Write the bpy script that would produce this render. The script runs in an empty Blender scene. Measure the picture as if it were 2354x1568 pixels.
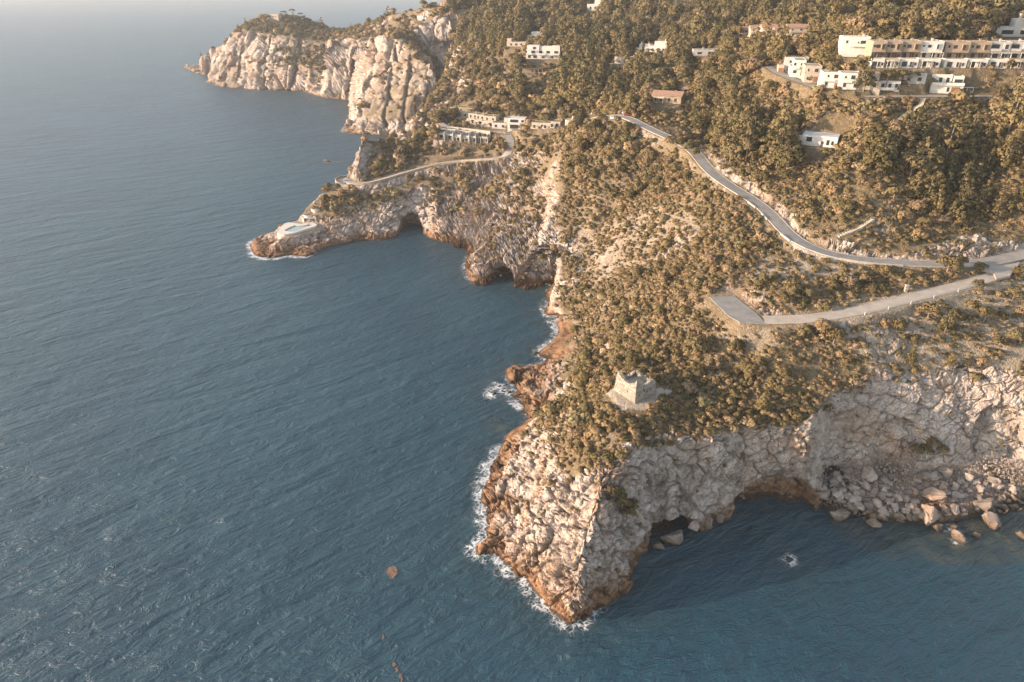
import bpy, bmesh, math, random
import numpy as np
from mathutils import Vector, Matrix
from mathutils.geometry import delaunay_2d_cdt

random.seed(7)
RNG = np.random.default_rng(11)
scene = bpy.context.scene
C = scene.collection
R = math.radians

# ------------------------------------------------------------------ camera
CAM_H = 140.0
PITCH = R(28.0)
cam_d = bpy.data.cameras.new("camera")
cam_d.sensor_width = 36.0
cam_d.sensor_fit = 'HORIZONTAL'
cam_d.lens = 24.0
cam_d.clip_start = 1.0
cam_d.clip_end = 30000.0
cam = bpy.data.objects.new("camera", cam_d)
cam.location = (0, 0, CAM_H)
cam.rotation_euler = (math.pi / 2 - PITCH, 0, 0)
C.objects.link(cam)
scene.camera = cam

# ------------------------------------------------------------------ light
SUN_EL = R(13.5)
SUN_TO = Vector((-0.985, -0.17, 0)).normalized()          # horizontal direction towards the sun
sun_vec = Vector((SUN_TO.x * math.cos(SUN_EL), SUN_TO.y * math.cos(SUN_EL), math.sin(SUN_EL)))
world = bpy.data.worlds.new("World")
scene.world = world
world.use_nodes = True
wn = world.node_tree
bg = wn.nodes["Background"]
sky = wn.nodes.new("ShaderNodeTexSky")
sky.sky_type = 'NISHITA'
sky.sun_disc = False
sky.sun_elevation = SUN_EL
sky.sun_rotation = math.atan2(sun_vec.x, sun_vec.y)
sky.altitude = 100
sky.air_density = 1.0
sky.dust_density = 1.2
sky.ozone_density = 1.0
hs = wn.nodes.new("ShaderNodeHueSaturation")
hs.inputs['Saturation'].default_value = 0.62
wn.links.new(sky.outputs[0], hs.inputs['Color'])
wn.links.new(hs.outputs[0], bg.inputs[0])
bg.inputs[1].default_value = 0.15
sun_d = bpy.data.lights.new("sun", 'SUN')
sun_d.energy = 4.1
sun_d.angle = R(0.6)
sun_d.color = (1.0, 0.75, 0.55)
sun = bpy.data.objects.new("sun", sun_d)
sun.rotation_euler = sun_vec.to_track_quat('Z', 'Y').to_euler()
sun.location = (-200, 0, 300)
C.objects.link(sun)
scene.view_settings.view_transform = 'Standard'
scene.view_settings.look = 'None'
scene.view_settings.gamma = 1.0
scene.view_settings.use_curve_mapping = False
scene.view_settings.exposure = 1.5
try:
    scene.cycles.use_denoising = True
    scene.cycles.max_bounces = 6
    scene.cycles.diffuse_bounces = 2
    scene.cycles.glossy_bounces = 2
    scene.cycles.volume_bounces = 0
except Exception:
    pass

# ------------------------------------------------------------------ measuring the place from the survey photo
CX, CY, FP = 1176.5, 784.0, 1569.0
cp, sp = math.cos(PITCH), math.sin(PITCH)


def W(u, v, z=None, y=None):
    """world point seen in direction (u, v) at height z or at distance y"""
    k = (v - CY) / FP
    fy = cp - k * sp
    fz = -(sp + k * cp)
    t = (y / fy) if z is None else (z - CAM_H) / fz
    return ((u - CX) / FP * t, fy * t, CAM_H + fz * t)


def proj(x, y, z):
    dz = z - CAM_H
    f = y * cp - dz * sp
    uu = y * sp + dz * cp
    f = np.maximum(f, 1.0)
    return CX + FP * x / f, CY - FP * uu / f


def inpoly(u, v, poly):
    ins = np.zeros(np.shape(u), bool)
    n = len(poly)
    for i in range(n):
        x1, y1 = poly[i]
        x2, y2 = poly[(i + 1) % n]
        if y1 == y2:
            continue
        c = ((y1 > v) != (y2 > v)) & (u < (x2 - x1) * (v - y1) / (y2 - y1) + x1)
        ins ^= c
    return ins


# ------------------------------------------------------------------ noise
def _h(ix, iy, iz, s):
    n = (ix * 374761393 + iy * 668265263 + iz * 1274126177 + s * 974711) & 0xFFFFFFFF
    n = ((n ^ (n >> 13)) * 1274126177) & 0xFFFFFFFF
    n = ((n ^ (n >> 16)) * 2246822519) & 0xFFFFFFFF
    return ((n ^ (n >> 15)) & 0xFFFFFF) / float(0xFFFFFF)


def vnoise(x, y, z, s=0):
    xi = np.floor(x).astype(np.int64); yi = np.floor(y).astype(np.int64); zi = np.floor(z).astype(np.int64)
    fx = x - xi; fy = y - yi; fz = z - zi
    fx = fx * fx * fx * (fx * (fx * 6 - 15) + 10)
    fy = fy * fy * fy * (fy * (fy * 6 - 15) + 10)
    fz = fz * fz * fz * (fz * (fz * 6 - 15) + 10)
    r = 0
    for dx in (0, 1):
        wx = fx if dx else 1 - fx
        for dy in (0, 1):
            wy = fy if dy else 1 - fy
            for dz in (0, 1):
                wz = fz if dz else 1 - fz
                r = r + wx * wy * wz * _h(xi + dx, yi + dy, zi + dz, s)
    return r * 2 - 1


def fbm(x, y, z, sc, octv=4, s=0, gain=0.5):
    r = 0; a = 1; t = 0
    for i in range(octv):
        r = r + a * vnoise(x / sc, y / sc, z / sc, s + i * 17)
        t += a; a *= gain; sc = sc * 0.47
    return r / t


def worley(x, y, z, s=0):
    """F1, F2-F1, a per-cell random and a per-cell tilted facet"""
    xi = np.floor(x).astype(np.int64); yi = np.floor(y).astype(np.int64); zi = np.floor(z).astype(np.int64)
    f1 = np.full(x.shape, 9.0); f2 = np.full(x.shape, 9.0); cid = np.zeros(x.shape); fac = np.zeros(x.shape)
    for dx in (-1, 0, 1):
        for dy in (-1, 0, 1):
            for dz in (-1, 0, 1):
                a, b, c = xi + dx, yi + dy, zi + dz
                h1, h2, h3 = _h(a, b, c, s), _h(a, b, c, s + 1), _h(a, b, c, s + 2)
                ox, oy, oz = x - a - h1, y - b - h2, z - c - h3
                d = np.sqrt(ox * ox + oy * oy + oz * oz)
                m = d < f1
                f2 = np.where(m, f1, np.minimum(f2, d))
                h4 = _h(a, b, c, s + 3)
                cid = np.where(m, h4, cid)
                t = ox * (2 * ((h1 * 7.13 + h4) % 1.0) - 1) + oy * (2 * ((h2 * 5.71 + h4) % 1.0) - 1) + oz * (2 * ((h3 * 9.37 + h4) % 1.0) - 1)
                fac = np.where(m, t, fac)
                f1 = np.where(m, d, f1)
    return f1, f2 - f1, cid, fac


def sstep(a, b, x):
    t = np.clip((x - a) / (b - a), 0, 1)
    return t * t * (3 - 2 * t)


# ------------------------------------------------------------------ survey: coast line (sea level), seen from the far headland to the near beach
COAST = [(453, 170), (470, 172), (490, 173), (474, 189), (496, 197), (519, 202), (566, 205), (607, 208.5), (651, 209), (695, 210),
         (712, 215), (748, 225.5), (777, 228), (803, 231), (803, 262), (797, 284), (784, 303), (812, 307.5), (835, 309), (860, 311), (905, 312)]
COAST_W0 = [(-108, 560), (-112, 500), (-112, 465), (-122, 440), (-128, 424)]                     # hidden cove behind the road terrace
COAST_B = [('b', 739, 446, 428), ('b', 698, 478, 414), ('b', 660, 509, 404), ('b', 630, 530, 400)]   # back of the pool point
COAST2 = [(590, 551), (575, 561), (577, 571), (585, 588), (605, 592), (630, 593), (650, 588), (667, 585), (701, 591), (722, 583), (742, 571),
          (770, 564), (797, 559), (830, 556), (859, 554), (885, 551), (903, 547), (922, 540), (944, 529), (964, 531), (985, 547), (1006, 555), (1036, 562), (1050, 571),
          (1068, 570), (1078, 578), (1072, 595), (1069, 612), (1072, 629), (1082, 645), (1094, 656), (1112, 657), (1128, 654), (1150, 650), (1173, 655), (1190, 673),
          (1217, 675), (1258, 667), (1273, 650), (1262, 668), (1252, 680), (1241, 694), (1241, 709), (1258, 728), (1283, 747), (1279, 776), (1262, 792),
          (1239, 807), (1242, 817), (1277, 827), (1251, 836), (1213, 846), (1178, 839), (1161, 849), (1163, 876), (1180, 893), (1175, 911),
          (1169, 924), (1189, 936), (1222, 942), (1214, 949), (1222, 962), (1198, 981), (1172, 996), (1151, 1022), (1134, 1052), (1122, 1072),
          (1128, 1093), (1113, 1119), (1109, 1157), (1113, 1186), (1122, 1210), (1119, 1224), (1100, 1243), (1090, 1260), (1110, 1280), (1142, 1276),
          (1160, 1300), (1190, 1322), (1230, 1350), (1255, 1390), (1275, 1402), (1290, 1414), (1310, 1428), (1340, 1422), (1365, 1402), (1400, 1387),
          (1440, 1367), (1453, 1345), (1450, 1315), (1465, 1287), (1485, 1257), (1500, 1235), (1530, 1235), (1560, 1222), (1600, 1235), (1640, 1208), (1680, 1190),
          (1720, 1174), (1755, 1170), (1790, 1167), (1840, 1176), (1872, 1176), (1884, 1160), (1905, 1168), (1935, 1180), (1985, 1190), (2040, 1196), (2100, 1200),
          (2160, 1205), (2200, 1198), (2260, 1178), (2310, 1158), (2353, 1150), (2480, 1140), (2700, 1150)]
pts = []
coast = []
for u, v in COAST:
    x, y, z = W(u, v, 0); coast.append((x, y))
coast += COAST_W0
for _, u, v, y in COAST_B:
    x, yy, z = W(u, v, None, y); coast.append((x - 6, y + 5))
for u, v in COAST2:
    x, y, z = W(u, v, 0); coast.append((x, y))
back = [(700, 130), (1500, 130), (1500, 1600), (900, 1600), (300, 1330), (50, 1270), (-120, 1330), (-300, 1420), (-470, 1400), (-580, 1290)]
land_poly = coast + back


def dense(pl, step):
    out = []
    for a, b in zip(pl[:-1], pl[1:]):
        d = math.dist(a, b)
        n = max(1, int(d / step))
        for i in range(n):
            t = i / n
            out.append(tuple(a[k] + (b[k] - a[k]) * t for k in range(len(a))))
    out.append(tuple(pl[-1]))
    return out


coast_d = dense(coast, 2.5)
shore = [(x, y, 0.0) for x, y in coast_d]

# survey: heights.  ('name', [(u, v, 'y'|'z', value)...]) - lines are densified, single points are not
LINES = [
    # far headland
    [(461, 138, 'y', 1200), (487, 117, 'y', 1180), (528, 91, 'y', 1160), (536, 70, 'y', 1150), (590, 44, 'y', 1140), (625, 31, 'y', 1130), (690, 41, 'y', 1140), (740, 62, 'y', 1150), (780, 77, 'y', 1140)],
    [(500, 130, 'y', 1120), (537, 80, 'y', 1110), (560, 72, 'y', 1095), (610, 75, 'y', 1075), (660, 82, 'y', 1060), (720, 92, 'y', 1055), (745, 100, 'y', 1045)],
    [(590, 145, 'y', 1048), (650, 148, 'y', 1025), (700, 150, 'y', 1018), (735, 165, 'y', 990)],
    [(750, 108, 'y', 960), (770, 92, 'y', 970), (800, 87, 'y', 960), (828, 104, 'y', 925)],
    [(780, 77, 'y', 1140), (841, 57, 'y', 1000), (900, 31, 'y', 930), (950, 22, 'y', 905), (988, 16, 'y', 880)],
    [(815, 150, 'y', 915), (822, 120, 'y', 935)],
    # big pale wall
    [(835, 118, 'y', 865), (850, 118, 'y', 842), (866, 100, 'y', 832), (874, 86, 'y', 830), (890, 82, 'y', 825), (930, 96, 'y', 812), (960, 118, 'y', 790), (988, 146, 'y', 765), (994, 175, 'y', 752)],
    [(818, 220, 'y', 838), (850, 200, 'y', 795), (880, 200, 'y', 768), (930, 200, 'y', 752), (982, 200, 'y', 742)],
    [(820, 280, 'y', 735), (870, 280, 'y', 718), (940, 270, 'y', 712), (964, 262, 'y', 712)],
    [(1022, 150, 'y', 830), (1012, 195, 'y', 800), (1002, 235, 'y', 755), (978, 273, 'y', 720), (940, 300, 'y', 700)],
    [(940, 70, 'y', 850), (964, 46, 'y', 868), (1008, 40, 'y', 850)],
    # spine rock above the road terrace
    [(834, 310, 'y', 458), (826, 352, 'y', 446), (816, 384, 'y', 436), (809, 407, 'y', 430)],
    [(850, 345, 'y', 458), (842, 385, 'y', 446), (838, 415, 'y', 438)],
    # pool point ridge
    [(739, 447, 'y', 424), (698, 479, 'y', 411), (660, 510, 'y', 402), (630, 531, 'y', 397), (600, 550, 'y', 391)],
    # cape ridge
    [(1478, 1022, 'y', 146), (1450, 1051, 'y', 142), (1388, 1075, 'y', 139), (1375, 1136, 'y', 131), (1365, 1180, 'y', 128), (1350, 1250, 'y', 122), (1330, 1310, 'y', 118), (1315, 1380, 'y', 115)],
    # cape / beach cliff top
    [(1500, 1030, 'y', 148.5), (1560, 1030, 'y', 151), (1600, 1010, 'y', 153), (1640, 1000, 'y', 154), (1700, 985, 'y', 157), (1800, 985, 'y', 158), (1860, 990, 'y', 157.5), (1880, 938, 'y', 164), (1930, 902, 'y', 171), (1990, 880, 'y', 175),
     (2030, 852, 'y', 179), (2080, 890, 'y', 177), (2150, 862, 'y', 179), (2220, 842, 'y', 181), (2353, 860, 'y', 178), (2550, 870, 'y', 178)],
    # foot of beach cliff
    [(1890, 1092, 'z', 4), (1960, 1070, 'z', 7), (2020, 1075, 'z', 7), (2080, 1085, 'z', 6), (2200, 1080, 'z', 6), (2353, 1108, 'z', 5), (2550, 1110, 'z', 5)],
    # alcove top and neighbours
    [(1090, 580, 'y', 352), (1130, 562, 'y', 350), (1180, 562, 'y', 345), (1240, 565, 'y', 338), (1275, 578, 'y', 323), (1288, 590, 'y', 319)],
    [(1285, 660, 'y', 300), (1278, 690, 'y', 290), (1290, 725, 'y', 281)],
]
POINTS = [
    (650, 60, 'y', 1110), (700, 70, 'y', 1100), (560, 130, 'y', 1085), (640, 115, 'y', 1045), (800, 160, 'y', 940), (770, 160, 'y', 946),
    (850, 60, 'y', 985), (1010, 120, 'y', 800), (1050, 130, 'y', 740), (1045, 175, 'y', 690), (1080, 190, 'y', 650), (1100, 120, 'y', 705), (1040, 230, 'y', 640), (1000, 285, 'y', 600), (1060, 60, 'y', 800),
    (1250, 122, 'y', 600), (1220, 166, 'y', 560), (1380, 152, 'y', 555), (1400, 60, 'y', 680), (1250, 12, 'y', 780), (1370, 8, 'y', 760), (1100, 50, 'y', 800), (1120, 10, 'y', 860), (1190, 100, 'y', 650),
    (1500, 112, 'y', 560), (1600, 50, 'y', 620), (1600, 0, 'y', 760), (1630, 124, 'y', 500), (1760, 80, 'y', 480), (1900, 30, 'y', 500), (2100, 30, 'y', 430), (2353, 22, 'y', 410), (2353, 0, 'y', 470), (1440, 140, 'y', 540),
    (2600, 40, 'y', 400), (2000, 90, 'y', 360), (2150, 80, 'y', 350), (2353, 85, 'y', 350), (2600, 100, 'y', 350),
    (1960, 125, 'y', 335), (2000, 152, 'y', 312), (2160, 155, 'y', 310), (2353, 155, 'y', 312), (2600, 160, 'y', 312),
    (1780, 160, 'y', 360), (1830, 172, 'y', 335), (1900, 196, 'y', 318), (2000, 210, 'y', 306), (2150, 217, 'y', 302), (2353, 215, 'y', 298), (2600, 220, 'y', 296),
    (1540, 222, 'y', 430), (1440, 200, 'y', 480), (1300, 220, 'y', 520), (1150, 230, 'y', 580), (1700, 200, 'y', 374), (1690, 150, 'y', 400), (1640, 205, 'y', 395), (1620, 270, 'y', 375),
    (1050, 288, 'y', 492), (1100, 292, 'y', 482), (1150, 300, 'y', 470), (1010, 327, 'y', 468), (1060, 331, 'y', 462), (1110, 335, 'y', 455), (1220, 300, 'y', 440), (1330, 293, 'y', 388), (1180, 265, 'y', 510), (1080, 255, 'y', 540), (1040, 265, 'y', 530),
    (1400, 350, 'y', 352), (1300, 400, 'y', 366), (1300, 332, 'y', 388), (1400, 290, 'y', 374), (1230, 340, 'y', 418), (1180, 345, 'y', 428),
    (900, 340, 'y', 470), (950, 322, 'y', 480), (930, 375, 'y', 452), (1000, 345, 'y', 462), (890, 395, 'y', 443), (880, 320, 'y', 478),
    (650, 533, 'y', 390), (730, 516, 'y', 398), (690, 526, 'y', 394), (690, 560, 'y', 378), (620, 565, 'y', 382), (760, 535, 'y', 394), (820, 480, 'y', 414), (800, 450, 'y', 419), (900, 455, 'y', 419), (900, 505, 'y', 408), (860, 520, 'y', 401), (940, 505, 'y', 409), (960, 440, 'y', 425), (740, 490, 'y', 409),
    (990, 500, 'y', 410), (1050, 470, 'y', 415), (1050, 425, 'y', 428), (1050, 395, 'y', 436), (1100, 522, 'y', 385), (1130, 452, 'y', 400), (1150, 402, 'y', 424), (1040, 530, 'y', 398),
    (1100, 600, 'y', 331), (1140, 600, 'y', 331), (1180, 612, 'y', 326), (1085, 612, 'y', 335.5), (1220, 612, 'y', 322), (1250, 612, 'y', 319.5), (1268, 602, 'y', 319.5), (925, 510, 'y', 405.5), (965, 506, 'y', 411), (1020, 520, 'y', 402), (1060, 535, 'y', 390),
    (1200, 500, 'y', 370), (1250, 480, 'y', 365), (1240, 430, 'y', 385), (1180, 420, 'y', 402), (1270, 352, 'y', 400), (1160, 520, 'y', 362),
    (1320, 760, 'y', 268), (1350, 560, 'y', 330), (1400, 500, 'y', 335), (1450, 450, 'y', 335), (1500, 400, 'y', 335), (1560, 362, 'y', 330),
    (1400, 620, 'y', 290), (1500, 560, 'y', 285), (1600, 500, 'y', 280), (1690, 482, 'y', 269), (1340, 650, 'y', 293), (1400, 700, 'y', 255), (1500, 650, 'y', 250), (1600, 620, 'y', 240), (1700, 580, 'y', 240), (1770, 560, 'y', 244),
    (1350, 780, 'y', 245), (1450, 780, 'y', 215), (1350, 850, 'y', 220), (1300, 880, 'y', 215), (1250, 862, 'y', 228), (1200, 880, 'y', 222), (1215, 860, 'y', 228), (1230, 910, 'y', 212), (1290, 830, 'y', 236), (1310, 790, 'y', 250),
    (1400, 870, 'y', 190), (1540, 925, 'z', 30.8), (1455, 965, 'z', 30.4), (1500, 955, 'z', 30.6), (1385, 915, 'z', 30.8), (1540, 880, 'z', 31.2), (1390, 945, 'z', 29.6), (1450, 830, 'y', 195), (1340, 950, 'y', 172), (1262, 950, 'y', 186), (1300, 1000, 'y', 166), (1230, 988, 'y', 184), (1230, 1040, 'y', 167), (1280, 1080, 'y', 151), (1180, 1060, 'y', 171), (1350, 1040, 'y', 150), (1400, 990, 'y', 155),
    (1250, 1150, 'y', 143), (1200, 1150, 'y', 153), (1300, 1100, 'y', 145), (1250, 1250, 'y', 132), (1280, 1330, 'y', 121), (1180, 1250, 'y', 135.5), (1150, 1180, 'y', 149), (1200, 1290, 'y', 130.5), (1310, 1200, 'y', 132), (1130, 1252, 'y', 139.5),
    (1430, 1250, 'y', 129), (1450, 1150, 'y', 139), (1500, 1150, 'y', 147), (1560, 1110, 'y', 151), (1500, 1070, 'y', 147), (1400, 1330, 'y', 122), (1420, 1180, 'y', 134.5),
    (1700, 1090, 'y', 157), (1800, 1090, 'y', 157.5), (1620, 1100, 'y', 152), (1870, 1080, 'y', 160), (1950, 980, 'y', 171), (2100, 970, 'y', 173), (2250, 965, 'y', 174),
    (1560, 950, 'y', 165), (1700, 930, 'y', 168), (1600, 880, 'y', 180), (1700, 850, 'y', 185), (1800, 900, 'y', 172), (1560, 790, 'y', 200), (1680, 775, 'y', 194), (1850, 792, 'y', 188), (1990, 760, 'y', 189), (1900, 850, 'y', 180), (2100, 790, 'y', 188), (2250, 780, 'y', 189), (2353, 780, 'y', 188), (2600, 780, 'y', 188),
    (2000, 650, 'y', 217), (1700, 652, 'y', 221), (1730, 672, 'y', 214), (1800, 650, 'y', 217), (1850, 620, 'y', 225), (2150, 635, 'y', 218), (1650, 660, 'y', 222),
    (1750, 415, 'y', 283), (1800, 452, 'y', 268), (1850, 515, 'y', 249), (1900, 495, 'y', 252), (1890, 340, 'y', 289), (1850, 400, 'y', 280), (1960, 480, 'y', 249), (2050, 545, 'y', 239), (1950, 300, 'y', 288), (1900, 250, 'y', 305), (1980, 350, 'y', 271), (2000, 420, 'y', 258), (2000, 300, 'y', 281), (2010, 250, 'y', 292),
    (2150, 300, 'y', 285), (2150, 400, 'y', 268), (2150, 480, 'y', 251.5), (2150, 250, 'y', 292), (2200, 550, 'y', 237), (2230, 400, 'y', 274), (2230, 330, 'y', 287), (2240, 470, 'y', 256), (2240, 270, 'y', 291), (2353, 300, 'y', 280), (2353, 400, 'y', 260), (2353, 530, 'y', 240), (2353, 255, 'y', 289), (2600, 300, 'y', 278), (2600, 450, 'y', 256), (2600, 560, 'y', 238),
    (1650, 330, 'y', 345), (1700, 300, 'y', 343), (1800, 300, 'y', 318), (1750, 250, 'y', 350), (1820, 220, 'y', 330), (1800, 360, 'y', 298),
]
WORLD_PTS = [(-300, 1250, 45), (-420, 1250, 40), (-480, 1230, 35), (-200, 1200, 30), (-150, 1080, 25), (-90, 1000, 40), (0, 960, 112), (100, 1000, 128), (300, 900, 150), (500, 800, 160), (800, 700, 175), (800, 1400, 190), (1400, 700, 200),
             (200, 1200, 100), (1400, 1500, 200), (700, 170, 35), (700, 250, 70), (700, 340, 120), (1400, 300, 150), (700, 450, 140), (-90, 600, 3), (-60, 640, 6), (-70, 560, 12), (-85, 520, 20)]


def g(p):
    u, v, m, val = p
    return W(u, v, val) if m == 'z' else W(u, v, None, val)


# roads: centre line (u, v, z), half width
ROADS = {
    'upper': ([(2560, 560, 55), (2440, 566, 53.5), (2353, 583, 52), (2300, 598, 51.3), (2230, 609, 51), (2130, 607, 51), (2040, 603, 51), (1960, 597, 51.2), (1900, 587, 52), (1850, 574, 53), (1812, 552, 54.5), (1795, 520, 56), (1775, 490, 57.6), (1740, 463, 59.5),
               (1710, 447, 60.8), (1680, 429, 62), (1650, 410, 63.7), (1630, 395, 65), (1615, 375, 66.5), (1606, 355, 68), (1580, 335, 69.4), (1545, 318, 71), (1510, 305, 72.3), (1478, 289, 73.8), (1455, 276, 75), (1436, 264, 75.8), (1416, 260, 75.6), (1396, 263, 74.5), (1376, 268, 73), (1358, 271, 71.5)], 2.75),
    'lower': ([(2322, 598, 51.0), (2326, 612, 50.7), (2312, 630, 50.2), (2285, 641, 49.8), (2240, 649, 49.3), (2180, 662, 48.6), (2100, 684, 47.4), (2000, 709, 46), (1920, 725, 44.9), (1850, 737, 43.9), (1795, 742, 43.2), (1755, 735, 43)], 2.4),
    'terrace': ([(794, 414, 24), (806, 424, 24.3), (831, 426, 25), (859, 420, 26.3), (885, 411, 27.5), (910, 402, 28.7), (961, 389, 31.5), (1012, 374, 34.5), (1064, 368, 37), (1115, 366, 39.5), (1166, 364, 42), (1176, 345, 45), (1177, 325, 48), (1166, 306, 50.6)], 2.3),
    'village': ([(1012, 283, 51.5), (1014, 290, 51), (1029, 294, 50.6), (1064, 297, 50.4), (1095, 300, 50.3), (1123, 303, 50.4), (1164, 305, 50.6)], 2.2),
    'hilltop': ([(1765, 152, 101), (1780, 164, 100), (1800, 174, 99), (1830, 186, 98), (1855, 194, 97.5), (1880, 202, 97)], 2.2),
    'track': ([(1165, 163, 75.4), (1200, 167, 75.2), (1240, 169, 75.2), (1290, 163, 77.2), (1340, 156, 79.8), (1410, 146, 83.7)], 1.7),
    'hilltop_right': ([(1985, 222, 95.8), (2060, 221, 95.8), (2150, 221, 95.8), (2250, 221, 95.8), (2340, 222, 95.8), (2450, 222, 95.8)], 2.3),
}
FLATS = [  # polygon (u, v), z
    ('parking', [(1626, 680), (1690, 676), (1745, 722), (1772, 748), (1700, 744), (1672, 728)], 43.0),
    ('terrace', [(772, 413), (785, 407), (806, 409), (812, 420), (806, 428), (786, 426), (772, 420)], 24.0),
    ('pool', [(652, 545), (640, 536), (655, 520), (684, 507), (700, 512), (740, 515), (742, 521), (715, 532), (690, 540)], 6.7),
    ('tower', [(1402, 900), (1440, 868), (1500, 874), (1516, 903), (1470, 940), (1440, 940)], 31.4),
]

V3 = list(shore)
for x, y in coast_d:
    pass
for ln in LINES:
    V3 += dense([g(p) for p in ln], 3.0)
V3 += [g(p) for p in POINTS]
V3 += WORLD_PTS
road_w = {}
for k, (ln, hw) in ROADS.items():
    pw = dense([W(u, v, z) for u, v, z in ln], 4.0)
    # smooth
    a = np.array(pw)
    for _ in range(6):
        a[1:-1] = a[1:-1] * 0.5 + 0.25 * (a[:-2] + a[2:])
    road_w[k] = (a, hw)
    V3 += [tuple(p) for p in a[::2]]
flat_w = []
for nm, pl, z in FLATS:
    pw = [W(u, v, z) for u, v in pl]
    flat_w.append((nm, [(p[0], p[1]) for p in pw], z))
    V3 += dense(pw + [pw[0]], 3.0)
# sea floor points
gx, gy = np.meshgrid(np.arange(-760, 760, 14.0), np.arange(60, 1640, 14.0))
gx = gx.ravel() + 0.01 * RNG.random(gx.size); gy = gy.ravel()
sea_m = ~inpoly(gx, gy, land_poly)
ca = np.array(coast_d)
for x, y in zip(gx[sea_m], gy[sea_m]):
    d = np.min((ca[:, 0] - x) ** 2 + (ca[:, 1] - y) ** 2)
    if d > 49:
        V3.append((x, y, -3.0 - min(9.0, math.sqrt(d) * 0.35)))
for x, y in back:
    V3.append((x, y, 0 if x < 200 else 150))
V3a = np.array(V3)
# keep one point per 0.7 m cell
_, keep = np.unique(np.round(V3a[:, :2] / 0.7).astype(int), axis=0, return_index=True)
V3a = V3a[np.sort(keep)]
res = delaunay_2d_cdt([Vector((p[0], p[1])) for p in V3a], [], [], 0, 1e-4)
tv = np.array([(v.x, v.y) for v in res[0]])
tz = np.array([np.mean([V3a[i, 2] for i in o]) if len(o) else 0 for o in res[3]])
# raster
CELL = 1.0
RX0, RY0 = -760.0, 60.0
NX, NY = 1520, 1560
H = np.full((NY, NX), -8.0)
for tri in res[2]:
    (x1, y1), (x2, y2), (x3, y3) = tv[tri[0]], tv[tri[1]], tv[tri[2]]
    i0 = max(0, int(math.floor((min(x1, x2, x3) - RX0) / CELL))); i1 = min(NX - 1, int(math.ceil((max(x1, x2, x3) - RX0) / CELL)))
    j0 = max(0, int(math.floor((min(y1, y2, y3) - RY0) / CELL))); j1 = min(NY - 1, int(math.ceil((max(y1, y2, y3) - RY0) / CELL)))
    if i1 < i0 or j1 < j0:
        continue
    den = (y2 - y3) * (x1 - x3) + (x3 - x2) * (y1 - y3)
    if abs(den) < 1e-9:
        continue
    X = RX0 + CELL * np.arange(i0, i1 + 1)[None, :]
    Y = RY0 + CELL * np.arange(j0, j1 + 1)[:, None]
    l1 = ((y2 - y3) * (X - x3) + (x3 - x2) * (Y - y3)) / den
    l2 = ((y3 - y1) * (X - x3) + (x1 - x3) * (Y - y3)) / den
    l3 = 1 - l1 - l2
    m = (l1 >= -1e-6) & (l2 >= -1e-6) & (l3 >= -1e-6)
    zz = l1 * tz[tri[0]] + l2 * tz[tri[1]] + l3 * tz[tri[2]]
    sub = H[j0:j1 + 1, i0:i1 + 1]
    sub[m] = zz[m]
LAND = inpoly(RX0 + CELL * np.arange(NX)[None, :] + 0 * H, RY0 + CELL * np.arange(NY)[:, None] + 0 * H, land_poly)
H = np.where(LAND, np.maximum(H, 0.25), np.minimum(H, -0.15))


def blur(A, n):
    for _ in range(n):
        P_ = np.concatenate([A[:1], A, A[-1:]], 0)
        A = 0.25 * P_[:-2] + 0.5 * A + 0.25 * P_[2:]
        P_ = np.concatenate([A[:, :1], A, A[:, -1:]], 1)
        A = 0.25 * P_[:, :-2] + 0.5 * A + 0.25 * P_[:, 2:]
    return A


din = np.where(LAND, 99.0, 0.0)
for _ in range(6):
    for sh_, dd_ in (((1, 0), 1), ((-1, 0), 1), ((0, 1), 1), ((0, -1), 1), ((1, 1), 1.41), ((1, -1), 1.41), ((-1, 1), 1.41), ((-1, -1), 1.41)):
        din = np.minimum(din, np.roll(din, sh_, (0, 1)) + dd_)
H = np.where(LAND, np.maximum(H, np.minimum(din * 0.75, 2.2)), H)
Hs = blur(H, 1)
Hb = blur(H, 40)
yy = RY0 + CELL * np.arange(NY)[:, None]
# inland: smooth away the facets of the survey where the ground is gentle
gyy, gxx = np.gradient(Hb)
gent = sstep(0.95, 0.6, np.hypot(gxx, gyy)) * sstep(5, 14, Hb)
H = Hs * (1 - gent) + (0.35 * Hs + 0.65 * blur(H, 14)) * gent
RXg = RX0 + CELL * np.arange(NX)[None, :] + 0 * H
RYg = RY0 + CELL * np.arange(NY)[:, None] + 0 * H
FLAT = np.zeros_like(H)       # 1 = made ground: no rock relief
BARE = np.zeros_like(H)       # 1 = no plants
for nm, pl, z in flat_w:
    m = inpoly(RXg, RYg, pl).astype(float)
    w = np.clip(blur(m, 16 if nm == 'tower' else 3) * (1.9 if nm == 'tower' else 1.6), 0, 1)
    H = H * (1 - w) + (z - 0.12) * w
    FLAT = np.maximum(FLAT, w)
    BARE = np.maximum(BARE, np.clip(blur(m, 5) * 2.2, 0, 1))
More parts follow.
